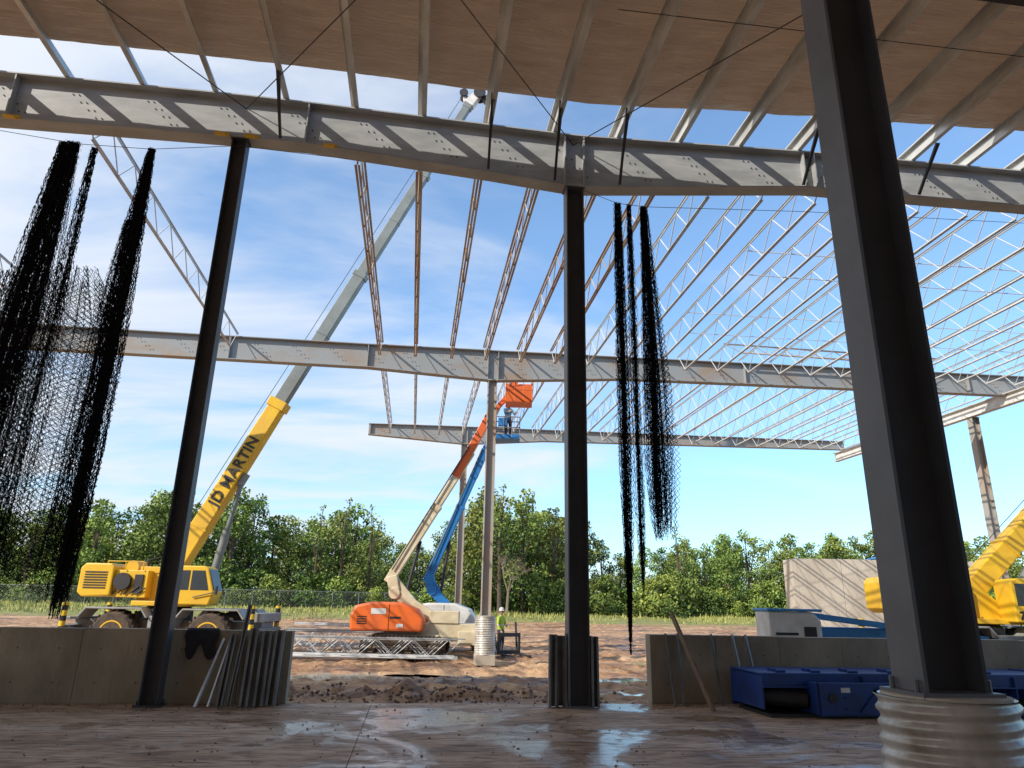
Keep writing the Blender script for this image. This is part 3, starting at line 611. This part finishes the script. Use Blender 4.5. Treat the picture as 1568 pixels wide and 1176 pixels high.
def boomlift(Xc,Yd,tracked,body,arm,tipm,kn,elbow,mid,end,bk,foot,bw):
    x,y=site(Xc,Yd); e=empty('boom_lift',(x,y,-.4),-TH)
    if tracked:
        mb=MB(); lg=MB(); track(mb,lg,-1.35,1.75,-1.25,-.8,.03,.78); track(mb,lg,-1.35,1.75,.8,1.25,.03,.78); mb.obj('tracks',M['rubber'],e); lg.obj('track_lugs',M['rubber'],e)
        mb=MB()
        for i in range(6): mb.cyl((-1.0+i*.48,-1.28,.24),(-1.0+i*.48,-1.2,.24),.13,n=14)
        mb.cyl((-.98,-1.29,.42),(-.98,-1.2,.42),.24,n=16); mb.cyl((1.38,-1.29,.42),(1.38,-1.2,.42),.24,n=16); mb.box(-.7,1.1,-1.27,-1.2,.42,.56); mb.obj('rollers',mat('track_frame',(.25,.17,.10),(.10,.08,.06),3,.7),e)
        mb=MB(); mb.box(-1.0,1.5,-.8,.8,.4,.85); mb.box(.8,2.9,-.7,.7,.75,1.25); mb.box(2.2,2.95,-.9,.5,.5,1.0); mb.box(1.1,2.2,-.75,-.2,1.25,1.7); mb.obj('undercarriage',arm,e,bevel=.03)
    else:
        for xx in (-1.2,1.3):
            for yy in (-1.0,1.0): wheel(e,xx,yy,.5,.5,.4,M['white'])
        mb=MB(); mb.box(-1.5,1.6,-.7,.7,.45,.85); mb.obj('undercarriage',M['white'],e,bevel=.03)
    hp=[(-1.75,.95),(-1.78,1.5),(-1.6,1.85),(-1.0,1.98),(.1,1.98),(.7,1.75),(.95,1.4),(.9,.95)]
    mb=MB(); mb.prism(hp,-1.2,-.35); mb.prism(hp,.35,1.2); mb.box(-1.7,.3,-.34,.34,.95,1.6); mb.obj('hood',body,e,bevel=.09)
    mb=MB(); mb.box(-1.0,-.45,-1.212,-1.2,1.55,1.75); mb.box(-.05,.2,-1.212,-1.2,1.1,1.22); mb.box(-.6,.6,-.5,.5,.85,.95); mb.obj('labels',M['white'],e)
    mb=MB()
    for i in range(4): mb.box(-1.5,-1.15,-1.216,-1.2,1.2+i*.08,1.235+i*.08)
    mb.box(-.35,-.33,-1.21,-1.2,1.0,1.9); mb.box(-.3,.1,-1.214,-1.2,1.40,1.47); mb.obj('vents',M['dark'],e)
    F_=Vector(foot);K=Vector(kn);E_=Vector(elbow);Md=Vector(mid);En=Vector(end);B=Vector(bk)
    mb=MB(); mb.beam(F_,K,bw,bw*1.1); mb.beam(F_+Vector((-.35,0,.1)),E_,bw*.6,bw*.7); mb.cyl(K+Vector((0,-bw*.7,0)),K+Vector((0,bw*.7,0)),bw*.65,n=18); mb.beam(K,E_,bw*1.1,bw*1.2); mb.obj('riser',arm,e,bevel=.03)
    mb=MB(); d=(Md-E_).normalized(); mb.beam(E_-d*.3,E_+(Md-E_)*.55,bw*.9,bw*1.05); mb.beam(E_+(Md-E_)*.5,Md,bw*.75,bw*.85); mb.beam(E_+(Md-E_)*.53,E_+(Md-E_)*.56,bw,bw*1.15); mb.obj('main_boom',arm,e,bevel=.02)
    mb=MB(); mb.beam(Md-d*1.2,En,bw*.85,bw*.95); mb.beam(En,B,bw*.55,bw*.6); mb.cyl(En+Vector((0,-.25,0)),En+Vector((0,.25,0)),.16,n=14); mb.obj('fly_boom',tipm,e,bevel=.02)
    mb=MB(); mb.cyl(K+Vector((.35,0,-.35)),E_+(Md-E_)*.3+Vector((.14,0,-.14)),.07,n=10); mb.cyl(E_+Vector((0,-.24,.22)),Md+Vector((-.1,-.2,.2)),.03,n=6); mb.obj('hoses_cylinder',M['dark'],e)
    basket(e,(B.x+.55,0,B.z-.25),1.1,1.0,tipm if tracked else M['blue'],tipm if tracked else M['chassis'],tracked)
    return e
boomlift(-4.0,28,True,M['orange'],M['cream'],M['orange'],(-.35,0,2.3),(-.5,0,2.95),(2.4,0,7.9),(3.05,0,9.38),(3.75,0,10.25),(1.1,0,1.5),.34)
boomlift(-2.3,31.5,False,M['white'],M['blue'],M['blue'],(-1.0,0,2.5),(-1.15,0,3.1),(1.1,0,8.6),(1.35,0,9.3),(1.6,0,9.5),(.2,0,1.4),.34)

def person(name,loc,rz,vest,arms='down'):
    e=empty(name,loc,rz)
    J={'pel':(0,0,.95),'sp':(0,.01,1.15),'ch':(0,0,1.36),'nk':(0,0,1.5),'hd':(0,-.01,1.58),
       'hl':(-.1,0,.9),'kl':(-.12,-.04,.5),'al':(-.12,.02,.09),'tl':(-.13,-.17,.04),'hr':(.1,0,.9),'kr':(.14,-.02,.5),'ar':(.15,.06,.09),'tr':(.17,-.13,.04),
       'sl':(-.2,0,1.43),'sr':(.2,0,1.43)}
    if arms=='down': J.update({'el':(-.27,-.02,1.14),'wl':(-.25,-.16,.93),'er':(.28,-.04,1.15),'wr':(.2,-.27,1.05)})
    else: J.update({'el':(-.26,-.16,1.2),'wl':(-.18,-.38,1.25),'er':(.26,-.14,1.2),'wr':(.18,-.38,1.22)})
    R={'pel':(.16,.12),'sp':(.15,.11),'ch':(.17,.12),'nk':(.06,.06),'hd':(.06,.06),'hl':(.1,.1),'kl':(.068,.068),'al':(.05,.05),'tl':(.04,.035),'hr':(.1,.1),'kr':(.068,.068),'ar':(.05,.05),'tr':(.04,.035),'sl':(.07,.07),'sr':(.07,.07),'el':(.05,.05),'er':(.05,.05),'wl':(.032,.032),'wr':(.032,.032)}
    ks=list(J); E=[('pel','sp'),('sp','ch'),('ch','nk'),('nk','hd'),('pel','hl'),('hl','kl'),('kl','al'),('al','tl'),('pel','hr'),('hr','kr'),('kr','ar'),('ar','tr'),('ch','sl'),('sl','el'),('el','wl'),('ch','sr'),('sr','er'),('er','wr')]
    me=bpy.data.meshes.new(name+'_body'); me.from_pydata([J[k_] for k_ in ks],[(ks.index(a),ks.index(b_)) for a,b_ in E],[]); o=bpy.data.objects.new('body',me); C.objects.link(o); o.parent=e
    o.modifiers.new('s','SKIN')
    for i,k_ in enumerate(ks): me.skin_vertices[0].data[i].radius=R[k_]; me.skin_vertices[0].data[i].use_root=(k_=='pel')
    o.modifiers.new('u','SUBSURF').render_levels=2
    m=bpy.data.materials.new('work_clothes'); m.use_nodes=True; nt=m.node_tree;N=nt.nodes; tc=N.new('ShaderNodeTexCoord'); sp=N.new('ShaderNodeSeparateXYZ'); nt.links.new(tc.outputs['Object'],sp.inputs[0]); dv=N.new('ShaderNodeMath'); dv.operation='DIVIDE'; dv.inputs[1].default_value=2; nt.links.new(sp.outputs[2],dv.inputs[0]); r=N.new('ShaderNodeValToRGB'); r.color_ramp.interpolation='CONSTANT'; el=r.color_ramp.elements
    el[0].color=(.05,.035,.025,1); el[1].position=.06; el[1].color=(.04,.05,.08,1)
    for p_,c_ in ((.485,vest),(.56,(.6,.6,.55)),(.585,vest),(.755,(.45,.27,.19))): k_=el.new(p_); k_.color=(*c_,1)
    nt.links.new(dv.outputs[0],r.inputs[0]); nt.links.new(r.outputs[0],N['Principled BSDF'].inputs['Base Color']); N['Principled BSDF'].inputs['Roughness'].default_value=.8; me.materials.append(m)
    mb=MB(); mb.lathe([(.02,1.53),(.055,1.55),(.072,1.6),(.08,1.66),(.078,1.72),(.06,1.77),(.02,1.79)],0,-.01,20); mb.prism([(-.015,1.62),(.015,1.62),(.008,1.67),(-.008,1.67)],-.115,-.08); mb.box(-.095,-.075,-.02,.02,1.62,1.68); mb.box(.075,.095,-.02,.02,1.62,1.68); mb.obj('head',M['skin'],e,smooth=True)
    mb=MB(); mb.box(-.045,-.02,-.093,-.084,1.67,1.685); mb.box(.02,.045,-.093,-.084,1.67,1.685); mb.box(-.025,.025,-.09,-.08,1.59,1.597); mb.obj('face_features',M['dark'],e)
    mb=MB(); mb.lathe([(.13,1.70),(.11,1.71),(.105,1.75),(.09,1.80),(.05,1.835),(.01,1.845)],0,-.015,20); mb.box(-.07,.07,-.17,-.1,1.70,1.715); mb.obj('hard_hat',M['white'],e,smooth=True)
    for s_,wk in ((-1,'wl'),(1,'wr')):
        w_=Vector(J[wk]); d=(w_-Vector(J['el' if s_<0 else 'er'])).normalized(); mb=MB(); mb.beam(w_-d*.01,w_+d*.09,.03,.075,.028,.08)
        for i in range(4):
            b0=w_+d*.085+Vector((0,0,.028-.019*i)); l=(.065,.075,.07,.055)[i]; k1=b0+d*l*.5+Vector((-s_*.006,0,-.004)); mb.cyl(b0,k1,.009,n=6); mb.cyl(k1,k1+d*l*.45+Vector((-s_*.018,0,-.01)),.0085,n=6)
        b0=w_+d*.03+Vector((-s_*.015,0,.03)); mb.cyl(b0,b0+d*.05+Vector((-s_*.02,0,.025)),.011,n=6)
        mb.obj('hand',M['skin'],e)
    return e
x,y=site(-.25,30); person('construction_worker',(x,y,gz(x,y)),.9,(.42,.55,.06))
x,y=site(-2.3+2.15,31.5); person('construction_worker',(x,y,-.4+9.28),.4,(.10,.16,.22),'up')
x,y=site(.1,29.5); e=empty('fork_attachment',(x,y,gz(x,y)),.3); mb=MB(); mb.box(-.5,.5,0,.08,.1,.25); mb.box(-.5,.5,0,.08,.75,.9); mb.box(-.5,-.42,0,.08,.25,.75); mb.box(.42,.5,0,.08,.25,.75); mb.box(-.45,-.33,-1.1,0,.08,.13); mb.box(.33,.45,-1.1,0,.08,.13); mb.beam((-.4,.1,.1),(-.6,.5,1.2),.08,.08); mb.beam((.4,.1,.1),(.5,.5,1.3),.08,.08); mb.obj('forks',M['dark'],e,bevel=.01)
# stacks of joists lying on the mud behind the left wall
jm=joist_mesh(6.5,'joist_e',M['joist'],.6)
def bundle(Xc,Yd,items):
    e=empty('joist_bundle',(*site(Xc,Yd),-.30),-TH-math.pi/2)
    for i,(dx,dz,ry) in enumerate(items):
        o=bpy.data.objects.new('joist_%d'%(i+1),jm); C.objects.link(o); o.parent=e; o.location=(dx,i*.15,dz); o.rotation_euler=(0,ry,0)
bundle(-8.9,26.5,((0,.65,0),(.18,.65,0),(.36,.68,.05),(.54,.66,0),(.9,.12,1.4),(1.4,.12,1.5),(-.4,.66,0)))
bundle(-9.4,31,((0,.7,0),(.25,.75,.1),(.5,.68,.1),(.1,.95,1.45),(-.4,.66,0)))
x,y=site(7.1,18.5); e=empty('portable_generator',(x,y,-.4),-TH)
mb=MB(); mb.prism([(-.65,.5),(.65,.5),(.65,1.75),(.45,1.95),(-.65,1.95)],-.5,.5); mb.obj('housing',M['white'],e,bevel=.05)
mb=MB(); mb.box(-.75,.75,-.55,.55,.35,.5); mb.box(-.68,.68,-.53,.53,1.955,2.02); mb.obj('frame_and_lid',M['tarp'],e,bevel=.02)
mb=MB()
for i in range(6): mb.box(-.5,.05,-.515,-.502,.8+.12*i,.86+.12*i)
mb.box(.2,.5,-.515,-.502,1.3,1.6); mb.obj('louvres',M['dark'],e)
for xx in (-.45,.45):
    for yy in (-.5,.5): wheel(e,xx,yy,.25,.25,.16,M['white'])
x,y=site(8.9,19.5); e=empty('blue_steel_stack',(x,y,-.4),-TH-.12)
mb=MB(); mb.box(-1.2,2.8,-.3,-.27,1.25,1.55); mb.box(-1.2,2.8,-.3,0,1.55,1.58); mb.box(-1.2,2.8,-.3,0,1.22,1.25); mb.box(-1.0,-.9,-.3,.3,0,1.2); mb.box(2.4,2.5,-.3,.3,0,1.2); mb.beam((-1.2,-.5,1.9),(3.5,-.2,1.35),.12,.15); mb.obj('beams',M['tarp'],e,bevel=.01)
mb=MB(); mb.box(1.9,2.7,-.8,-.35,.6,1.7); mb.obj('crate',M['white'],e,bevel=.03)
mb=MB(); [mb.box(2.0,2.6,-.815,-.802,.8+.13*i,.87+.13*i) for i in range(6)]; mb.obj('crate_vents',M['dark'],e)
x,y=site(17.4,43); e=empty('precast_concrete_wall',(x,y,-.4),-TH-.05)
for i in range(4):
    mb=MB(); mb.box(i*2.6+.01,i*2.6+2.59,0,.3,0,4.95); mb.obj('panel_%d'%(i+1),M['conc2'],e,bevel=.02)
mb=MB(); mb.box(-.3,0,.0,1.6,0,4.93); mb.obj('return_wall',M['conc2'],e)
mb=MB(); mb.prism([(4.2,4.96),(10,4.96),(10,5.25),(5.4,5.3)],-.05,.6); mb.obj('tarp_roll',M['tarp'],e,bevel=.05)
# ---------------------------------------------------------------- vegetation
def tree_mesh(name,H,R,seed,dense=1.0,leaf=.30,trunk=.28,low=.12,narrow=1.0):
    rn=np.random.default_rng(seed); rd=random.Random(seed); mb=MB()
    mb.cyl((0,0,-.3),(0.15,0,H*.45),trunk,trunk*.55,8,False); mb.cyl((0.15,0,H*.45),(.1,.1,H*.85),trunk*.55,.05,7,False)
    lobes=[]
    nl=int(28*dense)
    for i in range(nl):
        t=low+(1-low)*((i+.5)/nl); z=H*t*.95; rr=R*narrow*math.sin(math.pi*min(1,(.18+.82*t)**.9))**.6
        a=rd.uniform(0,6.28); q=rd.uniform(.35,1)*rr*.8
        c=Vector((q*math.cos(a),q*math.sin(a),z+rd.uniform(-.4,.4))); s_=rd.uniform(.14,.36)*R*(1.1-.45*t); lobes.append((c,s_))
        if i%2==0: mb.cyl((.05,0,max(H*.15,z*.55)),c,trunk*.28,.03,5,False)
    nv=len(mb.v); nf=len(mb.f); V=[np.array(mb.v)]; 
    faces=list(mb.f); mi=[0]*nf; off=nv
    for c,s_ in lobes:
        n=int(190*dense*(s_/(R*.25))**1.6)
        d=rn.normal(size=(n,3)); d/=np.linalg.norm(d,axis=1)[:,None]; rad=s_*(.45+.75*rn.random(n)**.6)
        cl=1+.35*np.sin(d[:,0]*7+c.x)*np.sin(d[:,1]*6+c.y)*np.cos(d[:,2]*5)
        P=np.array(c)+d*(rad*cl)[:,None]*np.array([1.15,1.15,.85])
        a=rn.normal(size=(n,3)); a/=np.linalg.norm(a,axis=1)[:,None]; nn=d*.6+rn.normal(size=(n,3))*.6; b_=np.cross(a,nn); b_/=np.linalg.norm(b_,axis=1)[:,None]+1e-6
        sz=leaf*(.5+.8*rn.random(n))[:,None]
        q=np.stack([P-a*sz*.5-b_*sz*.2,P+b_*sz*-.45,P+a*sz*.55,P+b_*sz*.42],1).reshape(-1,3); V.append(q)
        faces+=[(off+4*i,off+4*i+1,off+4*i+2,off+4*i+3) for i in range(n)]; off+=4*n
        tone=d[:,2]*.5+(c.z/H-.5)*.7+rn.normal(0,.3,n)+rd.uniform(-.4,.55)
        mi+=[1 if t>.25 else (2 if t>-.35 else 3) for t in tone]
    me=bpy.data.meshes.new(name); me.from_pydata(np.concatenate(V).tolist(),[],faces)
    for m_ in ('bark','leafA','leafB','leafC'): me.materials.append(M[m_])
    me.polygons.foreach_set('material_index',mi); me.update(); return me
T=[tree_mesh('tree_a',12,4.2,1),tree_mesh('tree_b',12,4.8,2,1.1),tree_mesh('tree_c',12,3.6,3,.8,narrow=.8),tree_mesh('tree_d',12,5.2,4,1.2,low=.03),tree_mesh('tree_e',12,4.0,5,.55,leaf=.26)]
bush=tree_mesh('bush_a',4,3.4,9,.9,leaf=.28,trunk=.08,low=.02)
tl=empty('tree_line',(0,0,0))
def tree(px,Yd,H,k=None,sc=1.0):
    Xc=Yd*(px-784+7)/1113; x,y=site(Xc,Yd); o=bpy.data.objects.new('tree',T[k if k is not None else random.randrange(4)]); C.objects.link(o); o.parent=tl
    s_=H/12; o.location=(x,y,.65); o.scale=(s_*sc*random.uniform(.9,1.15),s_*sc*random.uniform(.9,1.15),s_); o.rotation_euler[2]=random.uniform(0,6.28)
prof=[(-400,12),(0,13.5),(60,13.5),(150,14.2),(190,13.5),(245,16.8),(300,14.5),(350,16.5),(400,14.5),(430,12),(470,13.5),(520,15),(560,13.5),(600,10),(650,10),(700,14),(760,17.5),(800,16.5),(850,14.5),(900,12),(930,9.5),(1000,10),(1040,12),(1085,9.3),(1120,11.5),(1180,11.5),(1250,12),(1330,12),(1400,12),(1500,11.5),(1568,12.5),(2000,12)]
px=-300
while px<1850:
    h=float(np.interp(px,[p[0] for p in prof],[p[1] for p in prof])); tree(px,random.uniform(93,104),h*random.uniform(.84,1.04)); 
    if random.random()<.6: tree(px+random.uniform(-15,15),random.uniform(108,118),h*random.uniform(.85,1.08))
    px+=random.uniform(28,40)
for px_,Yd,H,k_ in ((520,88,13.6,4),(560,90,13,4),(480,88,12.6,4),(245,90,14.6,1),(345,91,15,0),(740,84,15,1),(765,80,14.4,4),(800,86,14.6,0),(850,88,13,2),(1040,90,11,4),(1120,92,10.2,3),(1290,92,10.6,1),(130,90,13,2)): tree(px_,Yd,H,k_)
px=-250
while px<1800:
    Yd=random.uniform(84,92); Xc=Yd*(px-777)/1113; x,y=site(Xc,Yd); o=bpy.data.objects.new('shrub',bush); C.objects.link(o); o.parent=tl; s_=random.uniform(.5,1.15); o.location=(x,y,.6); o.scale=(s_,s_,s_*random.uniform(.7,1.1)); o.rotation_euler[2]=random.uniform(0,6.28); px+=random.uniform(16,30)
mb=MB()
def br(p,d,l,r,n):
    q=p+d*l; mb.cyl(p,q,r,r*.7,5,False)
    if n: 
        for i in range(3): 
            dd=(d*.8+Vector((random.uniform(-.9,.9),random.uniform(-.9,.9),random.uniform(-.15,.4)))).normalized(); br(q,dd,l*random.uniform(.6,.8),r*.6,n-1)
br(Vector((0,0,0)),Vector((.05,0,1)),2.2,.17,5)
x,y=site(79*(776-777)/1113,79); mb.obj('bare_tree',mat('pale_bark',(.26,.21,.15),(.18,.14,.10),3,.8),loc=(x,y,.6))
n=34000; gx=rng.uniform(-75,80,n); gy=rng.uniform(46,84,n)
gn_=np.array([noise.noise(Vector((gx[i]*.12,gy[i]*.25,8)))+.5*noise.noise(Vector((gx[i]*.5,gy[i]*.6,2))) for i in range(n)])
keep=rng.random(n)<np.clip((gy-56+gn_*12)/10,.0,1)
gx=gx[keep];gy=gy[keep];n=len(gx); V=[];F=[]
gzv=np.interp(gy,[45,75],[-.4,.7])
for i in range(n):
    h=random.uniform(.12,.38)*(1+1.1*noise.noise(Vector((gx[i]*.2,gy[i]*.3,0)))); 
    if random.random()<.05: h*=2.2
    a=random.uniform(0,3.14); w_=random.uniform(.03,.09); dx,dy=math.cos(a)*w_,math.sin(a)*w_; lx,ly=random.uniform(-.15,.15),random.uniform(-.15,.15)
    o_=len(V); V+=[(gx[i]-dx,gy[i]-dy,gzv[i]-.03),(gx[i]+dx,gy[i]+dy,gzv[i]-.03),(gx[i]+lx,gy[i]+ly,gzv[i]+h)]; F.append((o_,o_+1,o_+2))
me=bpy.data.meshes.new('grass'); me.from_pydata(V,[],F); me.materials.append(M['grass']); o=bpy.data.objects.new('grass',me); C.objects.link(o)
e=empty('chain_link_fence',(0,0,0)); mb=MB(); mw=MB(); fy=74.5
for i in range(-30,32):
    x=i*3.0; mb.cyl((x,fy,.5),(x,fy,2.6),.04,n=6)
mb.cyl((-90,fy,2.55),(93,fy,2.55),.025,n=6)
x=-90
while x<92: mw.beam((x,fy,.7),(x+1.8,fy,2.5),.012,.012); mw.beam((x+1.8,fy+.01,.7),(x,fy+.01,2.5),.012,.012); x+=.3
mb.obj('posts_and_rail',M['fence'],e); mw.obj('wire_mesh',M['fence'],e)
# ---------------------------------------------------------------- light, sky, camera
sd=Vector((1.3,.8,-1)).normalized()
sun=bpy.data.lights.new('sun','SUN'); sun.energy=5.0; sun.angle=math.radians(.5); sun.color=(1,.93,.82)
so=bpy.data.objects.new('sun',sun); C.objects.link(so); so.rotation_euler=sd.to_track_quat('-Z','Y').to_euler()
W=bpy.data.worlds.new('World'); S.world=W; W.use_nodes=True; nt=W.node_tree;N=nt.nodes;L=nt.links
bg=N['Background']; bg.inputs[1].default_value=.15
sk=N.new('ShaderNodeTexSky'); sk.sky_type='NISHITA'; sk.sun_disc=False; sk.sun_elevation=math.asin(-sd.z); sk.sun_rotation=math.atan2(-sd.x,-sd.y); sk.air_density=1.2; sk.dust_density=.35; sk.ozone_density=1.8
tc=N.new('ShaderNodeTexCoord'); sp=N.new('ShaderNodeSeparateXYZ'); L.new(tc.outputs['Generated'],sp.inputs[0])
def math_(op,a,b_=None,clamp=False):
    n=N.new('ShaderNodeMath'); n.operation=op; n.use_clamp=clamp
    for i,v in enumerate((a,b_)):
        if v is None: continue
        if isinstance(v,(int,float)): n.inputs[i].default_value=v
        else: L.new(v,n.inputs[i])
    return n.outputs[0]
zz=math_('ADD',math_('MAXIMUM',sp.outputs[2],0),.16); cx=math_('DIVIDE',sp.outputs[0],zz); cy=math_('DIVIDE',sp.outputs[1],zz)
cb=N.new('ShaderNodeCombineXYZ'); L.new(cx,cb.inputs[0]); L.new(cy,cb.inputs[1])
mp=N.new('ShaderNodeMapping'); mp.inputs['Scale'].default_value=(.6,1.2,1); mp.inputs['Rotation'].default_value=(0,0,.5); L.new(cb.outputs[0],mp.inputs[0])
n1=N.new('ShaderNodeTexNoise'); n1.inputs['Scale'].default_value=1.2; n1.inputs['Detail'].default_value=10; n1.inputs['Roughness'].default_value=.56; n1.inputs['Distortion'].default_value=.4; L.new(mp.outputs[0],n1.inputs[0])
bias=math_('MULTIPLY',sp.outputs[0],-.30); f=math_('ADD',n1.outputs[0],bias)
mr=N.new('ShaderNodeMapRange'); mr.interpolation_type='SMOOTHSTEP'; mr.inputs['From Min'].default_value=.38; mr.inputs['From Max'].default_value=.68; mr.inputs['To Max'].default_value=.94; L.new(f,mr.inputs[0])
gn=N.new('ShaderNodeMix'); gn.data_type='RGBA'; gn.blend_type='MULTIPLY'; gn.inputs[0].default_value=1; L.new(sk.outputs[0],gn.inputs[6])
hz=N.new('ShaderNodeValToRGB'); hz.color_ramp.elements[0].position=0; hz.color_ramp.elements[0].color=(.55,.71,.90,1); hz.color_ramp.elements[1].position=.5; hz.color_ramp.elements[1].color=(1,1,1,1); k_=hz.color_ramp.elements.new(.2); k_.color=(.76,.85,.95,1)
L.new(sp.outputs[2],hz.inputs[0])
g2=N.new('ShaderNodeMix'); g2.data_type='RGBA'; g2.blend_type='MULTIPLY'; g2.inputs[0].default_value=1; L.new(hz.outputs[0],g2.inputs[6]); g2.inputs[7].default_value=(1.35,1.55,1.7,1); L.new(g2.outputs[2],gn.inputs[7])
mx=N.new('ShaderNodeMix'); mx.data_type='RGBA'; L.new(mr.outputs[0],mx.inputs[0]); L.new(gn.outputs[2],mx.inputs[6]); mx.inputs[7].default_value=(5.9,6.25,6.8,1)
L.new(mx.outputs[2],bg.inputs[0])
cam=bpy.data.cameras.new('camera'); co=bpy.data.objects.new('camera',cam); C.objects.link(co); S.camera=co
cam.sensor_width=36; cam.lens=36*1061/1568; cam.clip_end=6000; cam.clip_start=.05
P=math.radians(17.6); Fw=Vector((sT*math.cos(P),cT*math.cos(P),math.sin(P))); R0=Vector((cT,-sT,0)); U0=R0.cross(Fw)
R_=R0*.9998+U0*.0204; U_=-R0*.0204+U0*.9998
co.matrix_world=Matrix(((R_.x,U_.x,-Fw.x,CX),(R_.y,U_.y,-Fw.y,CY),(R_.z,U_.z,-Fw.z,CZ),(0,0,0,1)))
S.view_settings.view_transform='Standard'; S.view_settings.look='None'; S.view_settings.exposure=0
